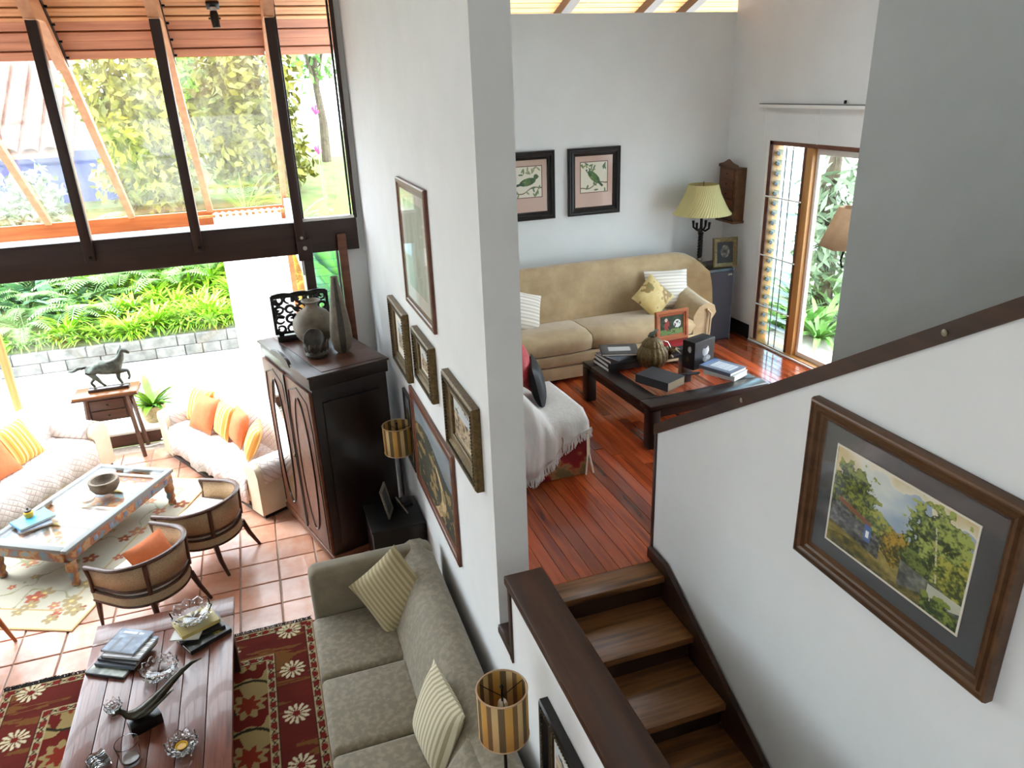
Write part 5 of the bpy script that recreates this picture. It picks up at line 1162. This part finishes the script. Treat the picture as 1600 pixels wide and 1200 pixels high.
book('thick dark hardback novel lying at the front of the black coffee table', (2.0, 5.22, zt), .42, .24, .34, .075, 'book_charcoal', pages='paper_dark')
def art_page(u, v):
    c = full(u, (120, 132, 150)); c[(np.abs(u-.5) < .32) & (np.abs(v-.45) < .33)] = (214, 220, 228); c[(np.abs(u-.5) < .27) & (np.abs(v-.45) < .28) & (np.sin(v*110) > .4)] = (150, 160, 172); c[v > .88] = (90, 120, 170); return c
gb = 'white-edged books at the right of the black coffee table'
book('thick white-edged book underneath at the right of the black coffee table', (2.62, 5.17, zt), .45, .22, .30, .045, 'book_white', gb)
book('grey paperback with a pale cover panel on the right of the black coffee table', (2.60, 5.19, zt+.045), .38, .24, .32, .03, 'book_slate', gb, art=art_page)
gl = thing('glasses_case', 'slim black spectacle case between the novel and the paperbacks', 'case', (2.32, 5.27, zt), -.1); B().tube([(-.10, 0, .014), (-.08, 0, .014), (.08, 0, .014), (.10, 0, .014)], [.006, .02, .022, .008], 10, flat=.6).build('case', 'book_black', gl, 60)
# armchair under the white throw
ac = thing('armchair', 'red floral armchair draped with a white fringed throw by the wall end', 'armchair', (.66, 5.05, UF))
B().bb(-.40, .38, -.40, .42, .03, .40, .04).build('base', 'floral', ac); B().bb(-.42, .40, -.42, -.395, .0, .36, .006).build('skirt', 'floral', ac); B().bb(.375, .40, -.42, .42, .0, .36, .006).build('skirt', 'floral', ac)
for sy in (0,): B().tube([(.40, -.42, .36), (.405, -.425, .18), (.44, -.43, 0)], .007, 6).build('piping', 'cream_cloth', ac); B().tube([(.385, -.428, .34), (.39, -.43, .18), (.375, -.435, 0)], .007, 6).build('piping', 'cream_cloth', ac)
B().bb(-.42, -.2, -.40, .42, .4, .95, .07, 3).build('backrest', 'floral', ac, 50)
B().bb(-.2, .38, -.40, .42, .38, .47, .05, 3).build('seat_cushion', 'floral', ac, 50)
o = B(); rows = []
for i, s_ in enumerate(np.linspace(0, 1, 30)):          # across, from the wall side to the outer front corner
    x = -.30+.70*s_; top = .93-.52*min(1, s_/.62)**1.1 if s_ < .62 else .43-.02*(s_-.62); hem = .06+.36*abs(s_-.30)/.7 if s_ > .3 else .05+.18*(.3-s_)/.3
    fo = .016*math.sin(s_*30)+.02*math.sin(s_*11)
    rows.append([(x-.03, .30, max(top, .49)+.015), (x-.02, .0, max(top, .495)+.02), (x, -.32, max(top-.0, .49)+.02), (x, -.425, max(top, .45)-.0), (x, -.435-.02*(1-s_)+fo*.4, top-.06)]+[(x+.01*math.sin(t_*3), -.44-.03*(1-s_)+fo, (top-.06)*(1-t_)+hem*t_) for t_ in (.2, .4, .6, .8, 1)])
HEM = [r_[-1] for r_ in rows]; o.strip(rows); o.build('throw', 'throw', ac, 60, solid=.008)
o = B()
for i in range(len(HEM)-1):
    for k in range(3):
        t = k/3; p0 = Vector(HEM[i])*(1-t)+Vector(HEM[i+1])*t; o.tube([p0, p0+Vector((random.uniform(-.008, .008), -.006, -.04)), p0+Vector((random.uniform(-.015, .015), -.004, -.075))], [.005, .0045, .003], 5)
tag(o.build('fringe', 'throw', ac, 0), 'knotted white fringe', None, None, 'stuff')
c = thing('cushion', 'black cushion standing on the draped armchair', 'cushion', (.80, 5.02, UF+.66)); B().cushion(.36, .36, .12).build('pillow', 'leather_black', c, 60).rotation_euler = (1.35, 0, 1.25)
c = thing('cushion', 'red patterned cushion behind the black one on the armchair', 'cushion', (.70, 5.12, UF+.80)); B().cushion(.40, .40, .16).build('pillow', 'rose_red', c, 60).rotation_euler = (1.2, .6, 1.0)
# lamp cut off by the right wall
l = thing('standing_lamp', 'lamp with a slanting tan shade half hidden behind the right wall', 'lamp', (3.815, 5.20, UF))
B().lathe([(.12, 0), (.12, .02), (.03, .05), (.014, .08)], 16).build('base', 'iron', l); B().cyl((0, 0, .05), (0, 0, 1.46), .012).build('stem', 'iron', l)
o = B(); o.strip([[(r_*math.cos(t), r_*math.sin(t), z) for t in np.linspace(0, 2*PI, 7)] for r_, z in ((.25, 1.38), (.12, 1.72))]); o.build('shade', 'tan_shade', l, 10, loc=(0, 0, 0), rot=(0, .0, .3), solid=.004)
B().tube([(0, 0, 1.22), (-.05, 0, 1.20), (-.07, 0, 1.27), (-.05, 0, 1.34)], .010, 6).build('bracket', 'iron', l)
# ------------------------------------------------------------------ outdoors
struct(B().bb(-40, 60, 11.15, 80, -.6, -.06).build('ground', 'soil', None, 0), 'ground of the garden')
struct(B().bb(-12, 3, 11.16, 14.35, -.058, -.02).build('terrace', 'paving', None, 0), 'pale paved terrace outside the big window')
struct(B().bb(4.3, 30, -10, 30, -.6, UF-.12).build('ground', 'paving', None, 0), 'raised garden outside the upper room')
struct(B().poly([(14.5, -.05), (14.5, .38), (17, 1.05), (20, 2.0), (24, 2.6), (60, 2.8), (60, -.05)], (-25, 3.5), 'x').build('bank', 'soil', None, 0), 'planted bank above the stone wall')
rw = struct(B().bb(-9, 3.2, 14.42, 14.5, -.05, .36).build('wall_garden', 'stone_joint', None, 0), 'low wall of grey stone blocks along the terrace')
rr = random.Random(11); zc = -.02
for row, hh in enumerate((.19, .19)):
    x = -7.6+rr.random()*.2
    while x < .6:
        wd_ = rr.uniform(.30, .62); z0 = zc+row*.195
        B().bb(x+.006, x+wd_-.006, 14.36+rr.uniform(-.012, .012), 14.44, z0, z0+hh, .012, 1).build('stone', 'stone_block', rw, 0); x += wd_
# neighbouring house
nh = thing('neighbour_house', 'blue house with a terracotta tiled roof beyond the garden', 'house', (-7.1, 21.0, 0))
B().bb(-3.6, 2.9, 0, 4, 0, 3.35).build('wall', 'blue_wall', nh, 0)
B().poly([(-.55, 3.25), (-.55, 3.35), (4.2, 6.2), (4.2, 6.1)], (-3.9, 2.2), 'x').build('roof_deck', 'roof_tile', nh, 0)
sl_ = math.atan2(2.85, 4.75); tl = None
for i in range(14):
    for j in range(9):
        if tl is None:
            o = B(); o.strip([[(.17*math.cos(t), yy*math.cos(sl_), .02+.10*math.sin(t)+yy*math.sin(sl_)) for t in np.linspace(0, PI, 8)] for yy in (0, .5)]); tl = o.build('roof_tile', 'roof_tile', nh, 50, solid=.02); q = tl
        else: q = copy_of(tl, nh)
        q.location = (-3.7+i*.42, -.6+j*.42*math.cos(sl_), 3.36+j*.42*math.sin(sl_)+.015*(i % 2))
def leaf_cloud(n, rx, ry, rz, size, seed, aspect=.45, up=.5):
    g_ = np.random.default_rng(seed); d = g_.normal(size=(n, 3)); d /= np.linalg.norm(d, axis=1)[:, None]; r = g_.random(n)**.45
    lump = 1+.25*np.sin(d[:, 0]*5+seed)*np.sin(d[:, 2]*6+seed*2)
    c = d*(r*lump)[:, None]*np.array((rx, ry, rz)); a_ = g_.normal(size=(n, 3)); a_[:, 2] -= up; a_ /= np.linalg.norm(a_, axis=1)[:, None]
    b_ = np.cross(a_, g_.normal(size=(n, 3))); b_ /= np.linalg.norm(b_, axis=1)[:, None]; s_ = size*(.6+.8*g_.random(n))[:, None]
    v0 = c; v1 = c+a_*s_*.5+b_*s_*aspect*.5; v2 = c+a_*s_; v3 = c+a_*s_*.5-b_*s_*aspect*.5
    V = np.stack([v0, v1, v2, v3], 1).reshape(-1, 3); F = np.arange(4*n).reshape(n, 4); return V.tolist(), F.tolist()
def fern_mesh(n, ln, seed, leaf=.2, nl=16, arch=.8, name='fronds', wid=.028):
    rr = random.Random(seed); V = []; F = []
    for k in range(n):
        a0 = 2*PI*k/n+rr.uniform(-.3, .3); l = ln*rr.uniform(.7, 1.1); li = rr.uniform(.7, 1.3); ca, sa = math.cos(a0), math.sin(a0); side = Vector((-sa, ca, 0))
        pt = lambda t: Vector((ca*l*t*.85, sa*l*t*.85, l*(li*t-arch*t*t)))
        for i in range(nl):
            t = .12+.88*i/nl; p = pt(t); fw = (pt(min(1, t+.02))-p).normalized(); ll = l*leaf*math.sin(PI*(.1+.85*t))**.7
            for s_ in (-1, 1):
                d = (side*s_+fw*.55+Vector((0, 0, -.15))).normalized(); nn = d.cross(Vector((0, 0, 1))).normalized(); w_ = l*wid; b_ = len(V)
                V += [p, p+d*ll*.5+nn*w_*.5, p+d*ll, p+d*ll*.5-nn*w_*.5]; F.append((b_, b_+1, b_+2, b_+3))
        for i in range(6):
            t0_, t1_ = i/6, (i+1)/6; w_ = .006*l; b_ = len(V); V += [pt(t0_)-side*w_, pt(t0_)+side*w_, pt(t1_)+side*w_, pt(t1_)-side*w_]; F.append((b_, b_+1, b_+2, b_+3))
    return [tuple(v) for v in V], F
def plant(name, label, loc, mesh, mat, group=None, cat='plant', rz=0., sc=1.):
    o = raw(name, mesh[0], mesh[1], mat) if isinstance(mesh, tuple) else mesh.copy()
    if not isinstance(mesh, tuple): COL.objects.link(o)
    o.location = loc; o.rotation_euler = (0, 0, rz); o.scale = (sc, sc, sc); tag(o, label, cat, group); return o
bank = lambda y: .38+(y-14.5)*.268 if y < 17 else 1.05+(y-17)*.317
def strap_mesh(n, l0, l1, wid, seed, droop=.55, spread=.6):
    o = B(); pl_leafs(o, n, l0, l1, wid, spread, seed, droop); me = bpy.data.meshes.new('strap'); o.bm.to_mesh(me); o.bm.free(); V = [tuple(v.co) for v in me.vertices]; F = [tuple(p.vertices) for p in me.polygons]; bpy.data.meshes.remove(me); return V, F
rr = random.Random(21)
gr_ = strap_mesh(70, .35, .75, .028, 1); first = None
for k in range(150):
    x = rr.uniform(-4.8, .4); y = 14.62+rr.random()**1.2*2.6
    if x < -3.7 and rr.random() < .6: continue
    first = first or None
    o = plant('strap_leaf_plant', 'clump of bright green strap-leaved grass on the bank', (x, y, bank(y)-.03), gr_ if first is None else first, 'leaf_grass', 'grass clumps on the bank', rz=rr.random()*6, sc=rr.uniform(.75, 1.25)); first = first or o
gr2 = strap_mesh(50, .2, .4, .035, 2, .7, .9); first = None
for k in range(60):
    x = rr.uniform(-8, .5); y = rr.uniform(14.66, 14.95)
    o = plant('edging_plant', 'low spiky edging plant on top of the stone wall', (x, y, bank(y)-.02), gr2 if first is None else first, 'leaf_light', 'edging plants along the stone wall', rz=rr.random()*6, sc=rr.uniform(.8, 1.4)); first = first or o
fm = fern_mesh(15, 1.0, 3); first = None
for k in range(60):
    x = rr.uniform(-8.5, -2.0); y = rr.uniform(14.9, 18.5)
    if x > -3.8 and y < 16.2: y += 1.6
    o = plant('fern', 'feathery green fern on the bank', (x, y, bank(y)-.05), fm if first is None else first, 'leaf_mid' , 'ferns on the bank', rz=rr.random()*6, sc=rr.uniform(.7, 1.25)); first = first or o
bl = strap_mesh(22, .5, .9, .16, 6, .55, .7); first = None
for k in range(26):
    x = rr.uniform(-8, -3.4); y = rr.uniform(14.75, 17)
    o = plant('broadleaf_plant', 'broad-leaved plant among the ferns', (x, y, bank(y)-.05), bl if first is None else first, 'leaf_dark', 'broad-leaved plants among the ferns', rz=rr.random()*6, sc=rr.uniform(.6, 1.0)); first = first or o
pm = fern_mesh(16, 2.6, 8, .26, 26, .55, wid=.014); first = None
for k, (x, y, z, sc, mt) in enumerate(((-4.6, 18.4, 1.4, .62, 'leaf_pale'), (-7.6, 18.6, 1.4, .8, 'leaf_mid'), (-2.2, 17.9, 1.2, .5, 'leaf_light'), (-.4, 18.2, 1.3, .55, 'leaf_light'))):
    o = plant('palm', ('pale arching palm behind the ferns in the middle of the bank', 'arching green palm at the far left above the bank', 'small bright palm above the grass clumps', 'small bright palm at the right end of the bank')[k], (x, y, z), pm if first is None else first, mt, 'feather palms behind the bank', rz=k*1.3, sc=sc, cat='palm'); first = first or o
def tree(label, loc, trunk_h, rx, rz, n, mat, seed, size=.3, cat='tree'):
    t = thing('tree', label, cat, loc); B().tube([(0, 0, -.2), (.08, .05, trunk_h*.5), (-.05, .1, trunk_h)], [.16, .12, .07], 9).build('trunk', 'bark', t)
    q = B()
    for k in range(5): a_ = k*1.26; q.tube([(0, .05, trunk_h*.75), (rx*.35*math.cos(a_), rx*.35*math.sin(a_), trunk_h+rz*.2), (rx*.7*math.cos(a_), rx*.7*math.sin(a_), trunk_h+rz*.55)], [.06, .04, .015], 6)
    q.build('branches', 'bark', t); V, F = leaf_cloud(n, rx, rx*.8, rz, size, seed); o = raw('crown', V, F, mat, t, False); o.location = (0, 0, trunk_h+rz*.35); return t
tree('yellow-green tree seen through the second roof pane', (-3.25, 19.9, 1.7), 1.5, 1.25, 2.0, 5200, 'leaf_yellow', 31, .26)
tree('yellow-green tree seen through the roof pane beside the last post', (-.9, 20.4, 1.7), 1.4, 1.3, 2.0, 5200, 'leaf_yellow', 32, .26)
plant('palm', 'bright yellow palm tuft seen through the roof glass beside the second post', (-2.6, 18.9, 2.2), fern_mesh(15, 1.5, 71, .3, 24, .5, wid=.016), 'leaf_yellow', cat='palm')
plant('palm', 'bright yellow palm tuft seen through the roof glass beside the curtain rod', (-1.3, 18.6, 1.9), fern_mesh(15, 1.4, 72, .3, 24, .5, wid=.016), 'leaf_light', cat='palm')
tree('dull green tree between the two yellow-green ones', (-2.1, 24.5, 2.4), 1.9, 1.6, 2.3, 5000, 'leaf_light', 33)
tree('blue-green shrubby tree in front of the blue house', (-5.9, 20.0, 1.7), .3, .75, .8, 1500, 'leaf_pale', 34, .2)
tree('tall thin bamboo-like tree seen at the top of the narrow window', (1.1, 23.5, 1.8), 3.6, .9, 1.3, 420, 'leaf_mid', 37, .3)
hl = strap_mesh(30, .7, 1.4, .10, 12, .3, .32)
plant('heliconia', 'tall leafy plant with pink flowers outside the narrow window', (.35, 14.75, .42), hl, 'leaf_light', sc=2.3)
for k, (x, y, z) in enumerate(((.22, 14.7, 4.05), (.20, 14.9, 3.35))):
    f_ = thing('pink_flower', ('pink flower high outside the narrow window', 'pink flower lower down outside the narrow window')[k], 'flower', (x, y, z)); o = B()
    for j in range(6): o.tube([(0, 0, 0), (.05*math.cos(j), .05*math.sin(j), .05+.02*j), (.07*math.cos(j), .07*math.sin(j), .09+.02*j)], [.008, .022, .003], 6)
    o.build('petals', 'pink_flower', f_, 60); B().cyl((0, 0, -3.0), (0, 0, .02), .012, n=6).build('stalk', 'leaf_mid', f_)
pl = sroot('trim_22', 'grey gutter and soffit of the roof edge outside the narrow window', (.3, 9.6, 5.0)); B().bb(-.8, .7, 0, .10, -.02, .12, .01).build('gutter', 'eave_grey', pl); B().bb(-.8, .7, .0, 1.3, .13, .16).build('soffit', 'soffit_wood', pl, 0); B().bb(.32, .42, -.02, .06, -.35, -.021, .01).build('downpipe', 'eave_grey', pl)
# garden outside the upper window
fp = fern_mesh(14, 1.5, 41, .28, 22, .6, wid=.016); first = None
for k, (x, y, sc) in enumerate(((5.9, 7.9, .8), (6.6, 8.6, 1.0), (5.5, 8.6, .7), (6.2, 7.3, .7))):
    o = plant('garden_palm', ('leafy palm just behind the ivy trunk outside the tall upper window', 'large pale palm farthest outside the tall upper window', 'palm seen through the louvres of the tall upper window', 'pale palm right of the ivy trunk outside the tall upper window')[k], (x, y, UF-.15), fp if first is None else first, 'leaf_pale' if k % 2 else 'leaf_mid', 'palms outside the upper window', rz=k*1.1, sc=sc, cat='palm'); first = first or o
st2 = strap_mesh(60, .4, .9, .04, 44, .5, .7)
tr_ = thing('ivy_trunk', 'tree trunk wrapped in tangled pale leaves outside the tall upper window', 'tree', (5.5, 7.35, UF-.15))
B().tube([(0, 0, 0), (.04, .02, .9), (-.03, .05, 1.7), (.0, .0, 2.3)], [.13, .11, .10, .05], 10).build('trunk', 'bark', tr_)
V, F = leaf_cloud(750, .38, .38, 1.05, .24, 45, .25); o = raw('leaves', V, F, 'leaf_pale', tr_, False); o.location = (0, 0, 1.15)
first = None
for k, (x, y, sc) in enumerate(((5.0, 6.75, 1.0), (5.1, 7.1, .9), (5.2, 7.7, .8), (5.6, 6.9, 1.2), (5.6, 7.8, 1.1), (4.9, 7.3, .8))):
    o = plant('strap_plant', ('strap-leaved plant nearest the clear pane of the tall upper window', 'strap-leaved plant in front of the ivy trunk', 'strap-leaved plant left of the ivy trunk', 'big strap-leaved plant right of the ivy trunk', 'big strap-leaved plant behind the louvres', 'small strap-leaved plant below the louvres')[k], (x, y, UF-.14), st2 if first is None else first, 'leaf_mid', 'strap-leaved plants outside the upper window', rz=k*1.7, sc=sc); first = first or o
